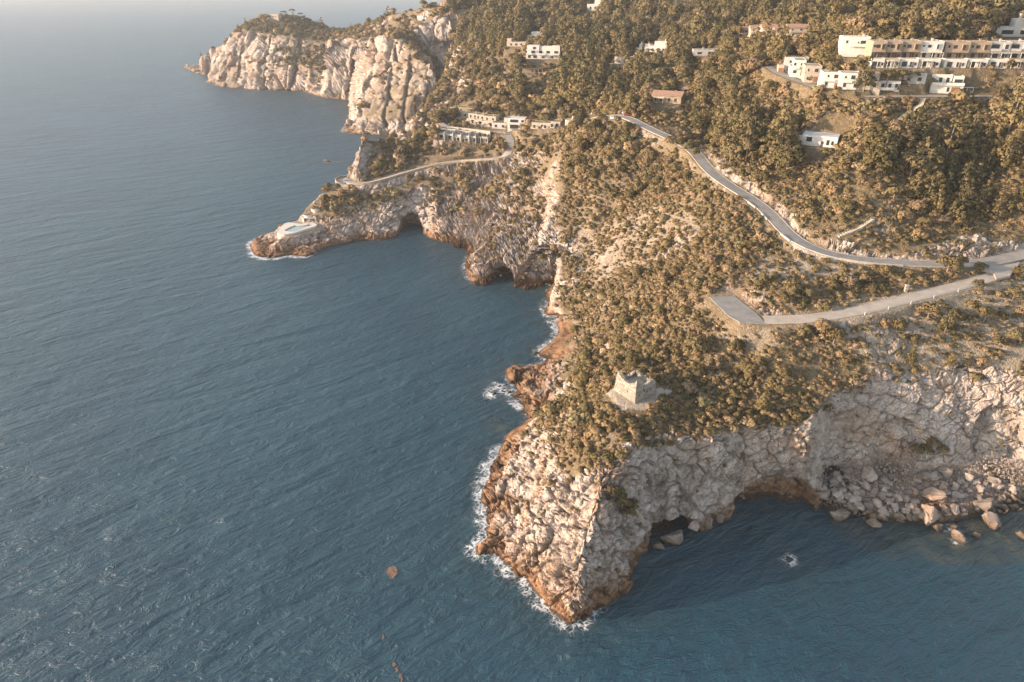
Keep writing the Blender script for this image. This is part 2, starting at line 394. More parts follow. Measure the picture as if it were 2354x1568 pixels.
for k, (a, hw) in road_w.items():
    i0 = int(a[:, 0].min() - RX0 - 14); i1 = int(a[:, 0].max() - RX0 + 14)
    j0 = int(a[:, 1].min() - RY0 - 14); j1 = int(a[:, 1].max() - RY0 + 14)
    i0, j0 = max(0, i0), max(0, j0); i1 = min(NX, i1); j1 = min(NY, j1)
    X = RXg[j0:j1, i0:i1]; Y = RYg[j0:j1, i0:i1]
    best = np.full(X.shape, 1e9); bz = np.zeros(X.shape)
    for p, q in zip(a[:-1], a[1:]):
        d = q - p; L2 = d[0] ** 2 + d[1] ** 2 + 1e-9
        t = np.clip(((X - p[0]) * d[0] + (Y - p[1]) * d[1]) / L2, 0, 1)
        dd = (X - p[0] - t * d[0]) ** 2 + (Y - p[1] - t * d[1]) ** 2
        m = dd < best
        best = np.where(m, dd, best); bz = np.where(m, p[2] + t * d[2], bz)
    best = np.sqrt(best)
    w = sstep(hw + 3.0, hw + 1.0, best)
    h = H[j0:j1, i0:i1]
    H[j0:j1, i0:i1] = h * (1 - w) + (bz - 0.14) * w
    FLAT[j0:j1, i0:i1] = np.maximum(FLAT[j0:j1, i0:i1], sstep(hw + 1.6, hw + 0.6, best))
    BARE[j0:j1, i0:i1] = np.maximum(BARE[j0:j1, i0:i1], sstep(hw + 2.0, hw + 1.2, best))


def samp(A, x, y):
    fx = np.clip((np.asarray(x, float) - RX0) / CELL, 0, NX - 1.001); fy = np.clip((np.asarray(y, float) - RY0) / CELL, 0, NY - 1.001)
    i = fx.astype(int); j = fy.astype(int); a = fx - i; b = fy - j
    return (A[j, i] * (1 - a) + A[j, i + 1] * a) * (1 - b) + (A[j + 1, i] * (1 - a) + A[j + 1, i + 1] * a) * b


def hit(u, v):
    """first ground point in direction (u, v)"""
    a = W(u, v, None, 1.0)
    ys_ = np.exp(np.linspace(math.log(95), math.log(1500), 9000))
    xs_ = a[0] * ys_; zs_ = CAM_H + (a[2] - CAM_H) * ys_
    hz_ = np.maximum(samp(H, xs_, ys_), 0)
    i = int(np.argmax(zs_ <= hz_))
    if zs_[i] > hz_[i]:
        i = -1
    return float(xs_[i]), float(ys_[i]), float(hz_[i])



# level ground cut for the houses: (u, v, width, depth, turn) or world position
PADS = [(1793, 167, 2.6, 5, -14), (1829, 150, 10.8, 6, -14), (1832, 174, 6.4, 12, -14), (1866, 189, 7.6, 13, -14), (1909, 203, 8.6, 10, -14), (1951, 206, 8.4, 10, -14), (1997, 207, 8.6, 10, -14), (2041, 208, 8.4, 9, -14), (2100, 192, 8.6, 9, -14), (2172, 216, 12.6, 8.5, -14),
        (1709, 86, 9, 8, -6), (1737, 86.5, 8, 8, -6), (1766, 87, 9, 8, -6), (1795, 87, 8, 7.5, -6), (1832, 87, 12, 8, -6), (2325, 84, 15, 8, -8), (1880, 337, 20, 9, -28), (1530, 237, 16, 9, -24), (1567, 218, 9, 7, -24), (1247, 136, 27, 9, -10), (1186, 107, 17, 8, -14), (1226, 91, 16, 8, -14), (1430, 147, 12, 9, -30),
        (1477, 122, 12, 9, -16), (1511, 121, 13, 9, -16), (1625, 128, 19, 8, -8), (1366, 24, 15, 9, -12), (1060, 281, 8.5, 9, -22), (1083, 285, 7.2, 9, -22), (1100, 288, 6.8, 9, -22), (1122, 292, 9.5, 9, -22), (1062, 258, 22, 8, -16), (1150, 296, 12, 10, -16), (1186, 297, 11.5, 9, -10),
        (1019, 319, 8.4, 8, -20), (1038, 321.5, 8.4, 8, -20), (1057, 323.5, 8.4, 8, -20), (1076, 325.5, 8.4, 8, -20), (1094, 327, 8.4, 8, -20), (1110, 328, 8.4, 8, -20), (1239, 295, 10, 7, -18), (1262, 296, 8, 7, -18), (1276, 293, 6, 7, -18), (1964, 130, 14, 12, -12), (966, 47, 11, 6.5, -22)]
PADHIT = {(p[0], p[1]): hit(p[0], p[1]) for p in PADS}
plist = [(PADHIT[(p[0], p[1])], p[2], p[3], p[4]) for p in PADS]
for u_ in (2015, 2048, 2087, 2134, 2193, 2244, 2291, 2336):
    plist.append((W(u_, 136 + (1.5 if u_ > 2160 else 0), None, 322.0), 10.5, 9.0, -7))
    plist.append((W(u_, 155 + (1 if u_ > 2160 else 0), None, 315.5), 10.5, 4.5, -7))
HN = H.copy()
for (x, y, z), w, d_, rz in plist:
    c_, s_ = math.cos(R(rz)), math.sin(R(rz))
    i0 = int(x - RX0 - 32); i1 = int(x - RX0 + 32); j0 = int(y - RY0 - 32); j1 = int(y - RY0 + 32)
    X = RXg[j0:j1, i0:i1] - x; Y = RYg[j0:j1, i0:i1] - y
    lx = X * c_ + Y * s_; ly = -X * s_ + Y * c_
    ex = np.maximum(np.abs(lx) - w / 2 - 0.6, 0); ey = np.maximum(np.maximum(-2.6 - ly, ly - d_), 0)
    wgt = sstep(2.6, 0.2, np.hypot(ex, ey)) * (FLAT[j0:j1, i0:i1] < 0.5)
    h = HN[j0:j1, i0:i1]
    HN[j0:j1, i0:i1] = h * (1 - wgt) + (z - 0.1) * wgt
    FLAT[j0:j1, i0:i1] = np.maximum(FLAT[j0:j1, i0:i1], 0.49 * wgt)
H = HN
GY, GX = np.gradient(H, CELL)
SLOPE = np.hypot(blur(GX, 1), blur(GY, 1))

# ------------------------------------------------------------------ materials
MATS = {}


class NT:
    """tiny node-tree helper"""
    def __init__(self, name):
        self.m = bpy.data.materials.new(name)
        self.m.use_nodes = True
        self.t = self.m.node_tree
        self.b = self.t.nodes["Principled BSDF"]
        self.out = self.t.nodes["Material Output"]
        MATS[name] = self.m

    def n(self, typ, **kw):
        nd = self.t.nodes.new(typ)
        for k, v in kw.items():
            setattr(nd, k, v)
        return nd

    def l(self, a, b):
        self.t.links.new(a, b)

    def geo(self):
        if not hasattr(self, '_g'):
            self._g = self.n("ShaderNodeNewGeometry")
        return self._g

    def noise(self, scale, detail=4, rough=0.55, vec=None, dist=0.0, kind='fac'):
        nd = self.n("ShaderNodeTexNoise")
        nd.inputs['Scale'].default_value = scale
        nd.inputs['Detail'].default_value = detail
        nd.inputs['Roughness'].default_value = rough
        nd.inputs['Distortion'].default_value = dist
        self.l(vec if vec is not None else self.geo().outputs['Position'], nd.inputs['Vector'])
        return nd.outputs[0 if kind == 'fac' else 1]

    def voro(self, scale, vec=None, feature='DISTANCE_TO_EDGE'):
        nd = self.n("ShaderNodeTexVoronoi", feature=feature)
        nd.inputs['Scale'].default_value = scale
        self.l(vec if vec is not None else self.geo().outputs['Position'], nd.inputs['Vector'])
        return nd.outputs['Distance'] if feature != 'F1C' else nd.outputs['Color']

    def mapping(self, scale=(1, 1, 1), rot=(0, 0, 0), vec=None):
        nd = self.n("ShaderNodeMapping", vector_type='TEXTURE')
        nd.inputs['Scale'].default_value = tuple(1.0 / q for q in scale)
        nd.inputs['Rotation'].default_value = rot
        self.l(vec if vec is not None else self.geo().outputs['Position'], nd.inputs['Vector'])
        return nd.outputs[0]

    def mr(self, x, a, b, c=0.0, d=1.0, smooth=True):
        nd = self.n("ShaderNodeMapRange")
        if smooth:
            nd.interpolation_type = 'SMOOTHSTEP'
        for i, v in zip((1, 2, 3, 4), (a, b, c, d)):
            nd.inputs[i].default_value = v
        self.l(x, nd.inputs[0])
        return nd.outputs[0]

    def math(self, op, a, b=None):
        nd = self.n("ShaderNodeMath", operation=op)
        for i, v in enumerate((a, b)):
            if v is None:
                continue
            if isinstance(v, (int, float)):
                nd.inputs[i].default_value = v
            else:
                self.l(v, nd.inputs[i])
        return nd.outputs[0]

    def mix(self, f, a, b, blend='MIX'):
        nd = self.n("ShaderNodeMix", data_type='RGBA', blend_type=blend)
        for key, v in ((0, f), (6, a), (7, b)):
            if isinstance(v, (int, float)):
                nd.inputs[key].default_value = v
            elif isinstance(v, tuple):
                nd.inputs[key].default_value = (*v, 1) if len(v) == 3 else v
            else:
                self.l(v, nd.inputs[key])
        return nd.outputs[2]

    def ramp(self, x, stops):
        nd = self.n("ShaderNodeValToRGB")
        cr = nd.color_ramp
        while len(cr.elements) < len(stops):
            cr.elements.new(0.5)
        for e, (p, c) in zip(cr.elements, stops):
            e.position = p
            e.color = (*c, 1)
        self.l(x, nd.inputs[0])
        return nd.outputs[0]

    def attr(self, name):
        nd = self.n("ShaderNodeAttribute", attribute_name=name)
        return nd.outputs['Fac']

    def bump(self, h, strength, dist, prev=None):
        nd = self.n("ShaderNodeBump")
        nd.inputs['Strength'].default_value = strength
        nd.inputs['Distance'].default_value = dist
        self.l(h, nd.inputs['Height'])
        if prev is not None:
            self.l(prev, nd.inputs['Normal'])
        return nd.outputs[0]

    def setc(self, c, rough=0.9, normal=None, spec=0.2):
        if isinstance(c, tuple):
            self.b.inputs['Base Color'].default_value = (*c, 1)
        else:
            self.l(c, self.b.inputs['Base Color'])
        self.b.inputs['Roughness'].default_value = rough
        self.b.inputs['Specular IOR Level'].default_value = spec
        if normal is not None:
            self.l(normal, self.b.inputs['Normal'])
        return self.m


def rock_colour(t, vec=None, grey=1.0):
    big = t.noise(0.045, 4, 0.6, vec)
    mid = t.noise(0.28, 5, 0.62, vec)
    fine = t.noise(1.7, 5, 0.65, vec)
    c = t.ramp(mid, [(0.25, (0.26, 0.205, 0.16)), (0.40, (0.445, 0.370, 0.318)), (0.56, (0.57, 0.490, 0.432)), (0.8, (0.67, 0.598, 0.54))])
    c = t.mix(t.mr(big, 0.50, 0.66), c, t.mix(0.6, c, (0.46, 0.28, 0.17)))
    c = t.mix(t.mr(fine, 0.35, 0.7, 0.25, 0.0), c, (0.16, 0.135, 0.11))
    return c


# terrain material: limestone on the steep parts, dry grass and soil on the gentle parts, a rust-brown band by the water
t = NT("terrain")
rk = t.attr("rock")
sh = t.attr("shoreband")
pale = t.attr("pale")
pos = t.geo().outputs['Position']
sep = t.n("ShaderNodeSeparateXYZ"); t.l(pos, sep.inputs[0])
strata = t.mapping((0.5, 0.5, 1.5), (0.5, 0.25, 0.4))
c_rock = rock_colour(t, strata)
crack = t.voro(0.55, t.mapping((1, 1, 1.5), (0.4, 0.5, 0.2)))
crack2 = t.voro(1.7, t.mapping((1.2, 0.8, 1.2), (0.9, 0.1, 0.6)))
band = t.noise(0.55, 4, 0.6, t.mapping((0.16, 0.16, 2.2), (0.35, -0.30, 0.2)), 0.6)
c_rock = t.mix(t.mr(band, 0.42, 0.62, 0.0, 0.42), c_rock, t.mix(1.0, c_rock, (0.86, 0.70, 0.56), 'MULTIPLY'))
c_rock = t.mix(t.mr(band, 0.30, 0.42, 0.40, 0.0), c_rock, (0.17, 0.135, 0.105))
c_rock = t.mix(t.mr(t.noise(0.10, 5, 0.65, t.mapping((1.6, 1.6, 0.35))), 0.54, 0.70, 0.0, 0.45), c_rock, (0.30, 0.235, 0.185))
c_rock = t.mix(t.mr(crack, 0.0, 0.035, 0.35, 0.0), c_rock, (0.12, 0.10, 0.08))
soil_n = t.noise(0.09, 5, 0.6)
soil_f = t.noise(0.9, 4, 0.7)
c_soil = t.ramp(soil_n, [(0.3, (0.21, 0.145, 0.090)), (0.5, (0.28, 0.205, 0.135)), (0.66, (0.38, 0.295, 0.215))])
c_soil = t.mix(t.mr(soil_f, 0.42, 0.62, 0.6, 0.0), c_soil, (0.12, 0.095, 0.05))
c_soil = t.mix(t.mr(t.noise(0.35, 5, 0.7), 0.60, 0.68, 0.0, 0.8), c_soil, (0.50, 0.44, 0.37))
c_soil = t.mix(t.math('MULTIPLY', pale, t.mr(soil_f, 0.3, 0.55, 0.5, 1.0)), c_soil, (0.47, 0.40, 0.32))
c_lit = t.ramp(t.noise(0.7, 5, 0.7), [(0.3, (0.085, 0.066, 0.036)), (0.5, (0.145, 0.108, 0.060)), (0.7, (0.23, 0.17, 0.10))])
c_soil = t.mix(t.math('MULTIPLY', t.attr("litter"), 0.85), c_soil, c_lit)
c_rock = t.mix(t.math('MULTIPLY', t.attr("crack"), 0.5), c_rock, (0.085, 0.066, 0.05))  # crack attribute also carries the overall darkening of the beach ground
col = t.mix(rk, c_soil, c_rock)
c_shore = t.ramp(t.noise(0.5, 5, 0.6), [(0.3, (0.080, 0.048, 0.03)), (0.5, (0.22, 0.120, 0.063)), (0.7, (0.36, 0.205, 0.11))])
col = t.mix(sh, col, c_shore)
wet = t.mr(sep.outputs['Z'], 0.25, 1.1, 0.75, 0.0)
col = t.mix(wet, col, (0.035, 0.026, 0.02))
hb = t.math('ADD', t.math('ADD', t.math('MULTIPLY', t.mr(crack, 0, 0.16), 0.4), t.math('MULTIPLY', band, 1.0)), t.math('ADD', t.math('MULTIPLY', t.mr(crack2, 0, 0.14), 0.25), t.math('MULTIPLY', t.noise(1.3, 6, 0.7), 0.8)))
t.setc(col, 0.92, t.bump(hb, 0.8, 0.55), 0.15)

# ------------------------------------------------------------------ terrain mesh
A0, A1, NA = -0.62, 1.30, 1240
YMIN, YMAX = 92.0, 1560.0
NR = 1150
av = np.linspace(A0, A1, NA)
ls = np.linspace(math.log(YMIN), math.log(YMAX), 3600)
Yf = np.exp(ls)
XX = av[:, None] * Yf[None, :]
YY = np.broadcast_to(Yf[None, :], XX.shape)
Zf = samp(H, XX, YY)
dz = np.abs(np.diff(Zf, axis=1)); dy = np.diff(Yf)[None, :]
ym = 0.5 * (Yf[1:] + Yf[:-1])[None, :]
land_d = (np.maximum(Zf[:, 1:], Zf[:, :-1]) > -1.5).astype(float)
dens = (np.sqrt(dz ** 2 + (0.45 * dy) ** 2) / ym) * (0.12 + 0.88 * land_d) + 2e-5
k = 24
pad = np.concatenate([dens[:1].repeat(k, 0), dens, dens[-1:].repeat(k, 0)], 0)
cs = np.cumsum(pad, 0)
dens = (cs[2 * k:] - np.concatenate([np.zeros((1, cs.shape[1])), cs[:-2 * k - 1]], 0)[:NA])[:NA] / (2 * k)
cum = np.concatenate([np.zeros((NA, 1)), np.cumsum(dens, 1)], 1)
Yg = np.empty((NA, NR))
for i in range(NA):
    Yg[i] = np.exp(np.interp(np.linspace(0, cum[i, -1], NR), cum[i], ls))
Xg = av[:, None] * Yg
del XX, Zf, dens, cum, pad, cs
Zg = samp(H, Xg, Yg)
nx = -samp(blur(GX, 2), Xg, Yg); ny = -samp(blur(GY, 2), Xg, Yg); nz = np.ones_like(nx)
nl = np.sqrt(nx ** 2 + ny ** 2 + 1); nx /= nl; ny /= nl; nz /= nl
flat = samp(FLAT, Xg, Yg)
landw = sstep(-1.2, 0.6, Zg)
ug, vg = proj(Xg, Yg, Zg)
wob = fbm(Xg, Yg, Zg, 22.0, 4, 5)
ugj = ug + 60 * fbm(Xg, Yg, Zg, 14.0, 3, 31); vgj = vg + 40 * fbm(Xg, Yg, Zg, 14.0, 3, 33)
rock = sstep(0.80, 0.66, nz + 0.10 * wob)
GREEN = [([(1045, -80), (2500, -80), (2500, 540), (2100, 570), (1950, 560), (1850, 515), (1800, 450), (1650, 372), (1600, 330), (1460, 260), (1300, 275), (1180, 262), (1040, 275), (1060, 200)], 1.0),
         ([(1300, 275), (1440, 280), (1600, 345), (1780, 500), (1790, 560), (1640, 650), (1480, 800), (1340, 790), (1400, 620), (1310, 560), (1290, 440), (1200, 370), (1040, 350), (1000, 300), (1180, 262)], 0.9),
         ([(1780, 560), (2353, 590), (2353, 830), (2000, 850), (1640, 760), (1640, 660)], 0.9), ([(1640, 760), (2000, 760), (1990, 850), (1860, 930), (1840, 960), (1500, 980), (1330, 980), (1320, 900), (1450, 800)], 0.9)]
for pl, s_ in GREEN:
    m = inpoly(ugj, vgj, pl)
    rock = np.where(m, rock * (1 - s_) + 0.5 * s_ * sstep(0.30, 0.42, wob) * sstep(0.93, 0.85, nz), rock)
# outcrops and cuttings on gentler ground
ROCKY = [([(1620, 655), (1700, 640), (1760, 690), (1790, 735), (1745, 722), (1690, 676)], 0.75),
         ([(1605, 340), (1680, 400), (1760, 445), (1830, 520), (1870, 555), (1960, 575), (2100, 580), (2353, 535), (2353, 575), (2200, 605), (1960, 597), (1850, 574), (1800, 530), (1740, 463), (1640, 400)], 0.8),
         ([(1150, 340), (1240, 350), (1290, 420), (1260, 520), (1180, 560), (1080, 560), (1100, 470)], 0.72),
         ([(985, 440), (1080, 430), (1150, 470), (1290, 500), (1290, 680), (1090, 680), (1060, 575), (985, 560)], 0.95),
         ([(1290, 560), (1420, 480), (1560, 480), (1660, 500), (1500, 610), (1360, 680)], 0.48),
         ([(840, 330), (990, 350), (900, 400), (840, 420)], 0.5),
         ([(560, 570), (640, 510), (760, 500), (980, 430), (1080, 560), (900, 560), (640, 610)], 0.9),
         ([(1080, 1020), (1230, 985), (1300, 1090), (1480, 1010), (1640, 1010), (1700, 1200), (1320, 1450), (1080, 1270)], 0.95),
         ([(1160, 830), (1290, 810), (1300, 890), (1240, 950), (1150, 930)], 0.9),
         ([(780, 255), (850, 265), (930, 312), (780, 315)], 0.95), ([(450, 150), (500, 150), (500, 200), (450, 200)], .9), ([(450, 60), (780, 90), (800, 235), (450, 205)], 0.35), ([(830, 70), (1030, 60), (1080, 200), (930, 310), (780, 305)], 0.5)]
for pl, s in ROCKY:
    m = inpoly(ugj, vgj, pl)
    rock = np.where(m, np.clip(rock + s * sstep(-0.25, 0.2, wob + (s - 0.5)), 0, 1), rock)
rock = np.clip(rock, 0, 1) * (1 - flat)
# relief
d = Yg / 300.0
rel = np.zeros_like(Zg)
rel += 1.6 * fbm(Xg, Yg, Zg * 0.6, 15.0, 3, 1) * (0.35 + 0.65 * rock) * np.where(inpoly(ug, vg, [(1885, 1060), (2560, 1080), (2560, 1190), (2100, 1205), (1890, 1170)]), 0.3, 1.0)
sel = (rock > 0.05) & (Zg > -2.5)
xs, ys, zs = Xg[sel], Yg[sel], Zg[sel]
wx = xs + 1.3 * vnoise(xs / 3, ys / 3, zs / 3, 40); wy = ys + 1.3 * vnoise(xs / 3, ys / 3, zs / 3, 41); wz = zs + 1.3 * vnoise(xs / 3, ys / 3, zs / 3, 42)
# tilted joints
jx = 0.85 * wx + 0.5 * wz; jz = -0.5 * wx + 0.85 * wz
f1, e1, c1, q1 = worley(jx / 6.2, wy / 5.6, jz / 4.0, 3)
blk = 0.9 * (c1 - 0.5) + 1.5 * q1 - 1.3 * np.exp(-(e1 / 0.06) ** 2)
f1, e2, c2, q2 = worley(jx / 2.3, wy / 2.0, jz / 1.5, 9)
blk2 = 0.28 * (c2 - 0.5) + 0.75 * q2 - 0.5 * np.exp(-(e2 / 0.07) ** 2)
f1, e4, c4, q4 = worley(jx / 0.95, wy / 0.85, jz / 0.7, 15)
blk2 = blk2 * sstep(620, 400, ys) + (0.42 * q4 - 0.22 * np.exp(-(e4 / 0.12) ** 2)) * sstep(330, 240, ys)
far = sstep(420, 620, ys)
f1, e3, c3, q3 = worley(xs / 17.0, ys / 17.0, zs / 40.0, 12)
f1, e5, c5, q5 = worley(xs / 6.5, ys / 6.5, zs / 19.0, 18)
blk3 = far * (5.0 * (c3 - 0.5) + 6.0 * q3 - 4.0 * np.exp(-(e3 / 0.10) ** 2) + 1.6 * (c5 - 0.5) + 2.2 * q5 - 1.6 * np.exp(-(e5 / 0.09) ** 2))
smf = np.ones_like(Zg)
smf = np.where(inpoly(ugj, vgj, [(1880, 860), (2560, 840), (2560, 1260), (1880, 1260)]), 0.55, smf)
smf = np.where(inpoly(ug, vg, [(1885, 1060), (1960, 1055), (2200, 1065), (2560, 1090), (2560, 1160), (2260, 1185), (2100, 1205), (1985, 1195), (1890, 1170)]), 0.2, smf)
smf = np.where(inpoly(ugj, vgj, [(1480, 1000), (1880, 960), (1880, 1260), (1480, 1260)]), 0.75, smf)
rock_dark = np.zeros_like(Zg)
rock_dark[sel] = smf[sel] * np.maximum(np.exp(-(e1 / 0.07) ** 2), np.maximum(0.75 * np.exp(-(e2 / 0.085) ** 2) * sstep(500, 300, ys), far * np.exp(-(e3 / 0.07) ** 2)))
rr = np.zeros_like(Zg)
flu = far * 1.9 * fbm(xs, ys, zs * 0.28, 9.0, 3, 88)
rr[sel] = (blk * (1 - 0.75 * far) + flu + blk2 + blk3 + 0.5 * fbm(xs, ys, zs, 1.6, 3, 77)) * rock[sel] * smf[sel]
lowamp = sstep(-0.5, 3.0, Zg) * 0.6 + 0.4
disp = (rel + rr * lowamp) * (1 - flat) * landw
gentle_n = 0.35 * fbm(Xg, Yg, Zg, 5.0, 3, 60) * (1 - flat) * landw * (1 - rock)
PX = Xg + nx * disp; PY = Yg + ny * disp; PZ = Zg + nz * disp + gentle_n
# sea caves and alcoves cut by the waves: (u, v at the waterline, half width, height, depth, inward direction)
CAVES = [(944, 533, 8.0, 9.5, 12, (-0.05, 1)), (1152, 652, 8.0, 8.0, 13, (0.35, 0.95)), (1234, 670, 12.5, 19, 11, (0.35, 0.95)),
         (1775, 1172, 13.5, 13.5, 7.5, (0.05, 1)), (1545, 1232, 9, 6.0, 8, (-0.35, 0.95)), (1915, 1135, 6, 7.5, 6, (0, 1)),
         (2290, 1000, 9, 11, 4.0, (0.1, 1), 15), (2050, 1010, 9, 9, 2.5, (0.1, 1), 13), (1258, 735, 4, 3.5, 4, (1, 0.3)), (1200, 925, 5, 3, 4, (0.9, 0.5))]
for cv in CAVES:
    u, v, hw, hh, dep, dr = cv[:6]
    z0 = cv[6] if len(cv) > 6 else 0.0
    cx, cy, cz = W(u, v, z0)
    dl = math.hypot(*dr); dx, dyv = dr[0] / dl, dr[1] / dl
    lat = (PX - cx) * dyv - (PY - cy) * dx
    fwd = (PX - cx) * dx + (PY - cy) * dyv
    e = np.sqrt(np.maximum((lat / hw) ** 2 + ((PZ - z0) / hh) ** 2 + 0.10 * wob, 0))
    w = sstep(1.0, 0.72, e) * (np.abs(fwd) < 12 + hh * 0.5) * (PZ > -4) * landw
    PX += dx * dep * w; PY += dyv * dep * w
CLEFTS = [((560, 78), (545, 203), 3.5, 9), ((620, 86), (600, 208), 3.5, 8), ((690, 96), (668, 208), 4.5, 12), ((747, 105), (735, 222), 4.5, 16), ((824, 112), (803, 230), 6.5, 26), ((868, 92), (828, 268), 4.5, 14), ((908, 110), (880, 300), 4, 9), ((945, 130), (925, 290), 3.5, 7)]
for (ua, va), (ub, vb), wpx, dep in CLEFTS:
    tt_ = np.clip((vg - va) / (vb - va), -0.1, 1.05)
    u0 = ua + (ub - ua) * tt_ + 4 * wob
    w = np.exp(-((ug - u0) / wpx) ** 2) * sstep(-0.08, 0.05, tt_) * sstep(1.04, 0.9, tt_) * (Yg > 600) * sstep(2, 8, Zg)
    L_ = np.hypot(PX, PY)
    PX, PY = PX + PX / L_ * dep * w, PY + PY / L_ * dep * w
Hfin_z = PZ
shoreb = sstep(6.6, 2.2, PZ + 2.2 * wob + 0.6 * fbm(PX, PY, PZ, 3.0, 3, 8)) * (Yg < 620)
shoreb *= np.where(Yg > 250, sstep(4.2, 2.0, PZ + 1.2 * wob), 1.0)
shoreb += sstep(2.6, 0.8, PZ + 1.5 * wob) * (Yg >= 620)
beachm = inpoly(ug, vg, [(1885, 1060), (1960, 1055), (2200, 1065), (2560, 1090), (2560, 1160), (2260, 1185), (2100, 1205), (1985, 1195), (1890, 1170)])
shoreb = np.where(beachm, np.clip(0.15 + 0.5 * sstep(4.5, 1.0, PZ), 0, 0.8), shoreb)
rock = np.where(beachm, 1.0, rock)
rock_dark = np.where(beachm, 1.5 * sstep(9.5, 5.5, PZ + 2.5 * wob), rock_dark)  # not cracks: whole beach ground darkened, fading out up the slope
shoreb *= 0.95
# leaf litter and undergrowth below the closed scrub
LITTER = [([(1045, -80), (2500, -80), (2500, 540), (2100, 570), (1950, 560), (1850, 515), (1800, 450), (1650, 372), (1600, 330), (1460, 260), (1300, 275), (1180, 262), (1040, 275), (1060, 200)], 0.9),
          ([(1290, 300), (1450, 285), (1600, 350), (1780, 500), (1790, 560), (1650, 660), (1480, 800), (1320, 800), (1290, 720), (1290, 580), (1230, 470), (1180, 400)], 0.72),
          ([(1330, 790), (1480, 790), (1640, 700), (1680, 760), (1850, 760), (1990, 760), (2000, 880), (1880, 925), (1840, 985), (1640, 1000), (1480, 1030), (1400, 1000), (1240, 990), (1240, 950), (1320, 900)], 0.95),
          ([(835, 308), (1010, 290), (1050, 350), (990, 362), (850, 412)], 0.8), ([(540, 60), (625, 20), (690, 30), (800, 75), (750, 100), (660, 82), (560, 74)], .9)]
# pale cut banks and paths
PALE = [([(1605, 340), (1680, 400), (1760, 445), (1830, 520), (1870, 555), (1960, 575), (2100, 580), (2353, 535), (2353, 575), (2200, 605), (1960, 597), (1850, 574), (1800, 530), (1740, 463), (1640, 400)], 0.9),
        ([(1900, 690), (2353, 640), (2353, 860), (2100, 900), (2010, 880), (1960, 800)], 0.5), ([(1760, 580), (1960, 610), (2000, 640), (1800, 650), (1730, 640)], 0.6),
        ([(1405, 905), (1440, 875), (1500, 880), (1530, 905), (1470, 950), (1440, 950)], 1.0), ([(1660, 745), (1760, 750), (1790, 800), (1720, 810), (1660, 780)], 0.5),
        ([(1290, 520), (1420, 480), (1560, 480), (1640, 500), (1500, 600), (1360, 660)], 0.45), ([(640, 500), (760, 500), (760, 545), (640, 550)], 0.6)]
palev = np.zeros_like(Zg)
for pl, s in PALE:
    palev = np.where(inpoly(ugj, vgj, pl), s, palev)


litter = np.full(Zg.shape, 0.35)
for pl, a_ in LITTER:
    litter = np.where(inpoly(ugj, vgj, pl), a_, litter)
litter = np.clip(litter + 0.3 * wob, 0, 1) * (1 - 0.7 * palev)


def grid_mesh(name, PX, PY, PZ, keepf, attrs):
    na, nr = PX.shape
    idx = np.arange(na * nr).reshape(na, nr)
    q = np.stack([idx[:-1, :-1], idx[1:, :-1], idx[1:, 1:], idx[:-1, 1:]], -1)[keepf]
    used = np.zeros(na * nr, bool); used[q.ravel()] = True
    remap = np.cumsum(used) - 1
    q = remap[q]
    co = np.stack([PX.ravel(), PY.ravel(), PZ.ravel()], -1)[used]
    me = bpy.data.meshes.new(name)
    me.vertices.add(len(co)); me.vertices.foreach_set("co", co.ravel().astype(np.float32))
    me.loops.add(q.size); me.loops.foreach_set("vertex_index", q.ravel().astype(np.int32))
    me.polygons.add(len(q)); me.polygons.foreach_set("loop_start", np.arange(0, q.size, 4, dtype=np.int32))
    me.polygons.foreach_set("loop_total", np.full(len(q), 4, np.int32))
    me.polygons.foreach_set("use_smooth", np.ones(len(q), bool))
    me.update()
    for an, arr in attrs.items():
        at = me.attributes.new(an, 'FLOAT', 'POINT')
        at.data.foreach_set("value", arr.ravel()[used].astype(np.float32))
    me.validate()
    return me


keepf = (np.maximum.reduce([PZ[:-1, :-1], PZ[1:, :-1], PZ[1:, 1:], PZ[:-1, 1:]]) > -2.2)
me = grid_mesh("terrain", PX, PY, PZ, keepf, {"rock": rock, "shoreband": np.clip(shoreb, 0, 1), "pale": palev, "litter": litter, "crack": rock_dark})
me.set_sharp_from_angle(angle=R(62))
me.materials.append(MATS["terrain"])
terrain = bpy.data.objects.new("terrain", me)
terrain["kind"] = "structure"
C.objects.link(terrain)

# ------------------------------------------------------------------ sea
LANDF = (H > 0.2)
dist = np.where(LANDF, 0.0, 99.0)
for _ in range(22):
    for sh_, dd_ in (((1, 0), 1), ((-1, 0), 1), ((0, 1), 1), ((0, -1), 1), ((1, 1), 1.41), ((1, -1), 1.41), ((-1, 1), 1.41), ((-1, -1), 1.41)):
        dist = np.minimum(dist, np.roll(dist, sh_, (0, 1)) + dd_)
for u, v, r_ in [(1132, 905, 2.0), (1147, 889, 1.2), (1157, 899, 1.2), (1170, 902, 1.2), (751, 371, 3.0), (772, 373, 1.5), (1812, 1287, 1.3), (2201, 1240, 1.4), (2276, 1204, 1.8), (2190, 1213, 1.4), (2155, 1217, 1.6)]:
    x, y, _z = W(u, v, 0)
    dist = np.minimum(dist, np.maximum(np.hypot(RXg - x, RYg - y) - r_, 0))
sa = np.linspace(-1.9, 1.9, 900)
sy = np.exp(np.linspace(math.log(30), math.log(7200), 900))
SX = sa[:, None] * sy[None, :]; SY = np.broadcast_to(sy[None, :], SX.shape).copy()
su, sv = proj(SX, SY, 0 * SX)
ds = samp(dist, SX, SY)
outside = (SX < RX0) | (SX > RX0 + NX - 2) | (SY > RY0 + NY - 2) | (SY < RY0)
ds = np.where(outside, 99, ds)
foam_s = np.full(SX.shape, 0.0)
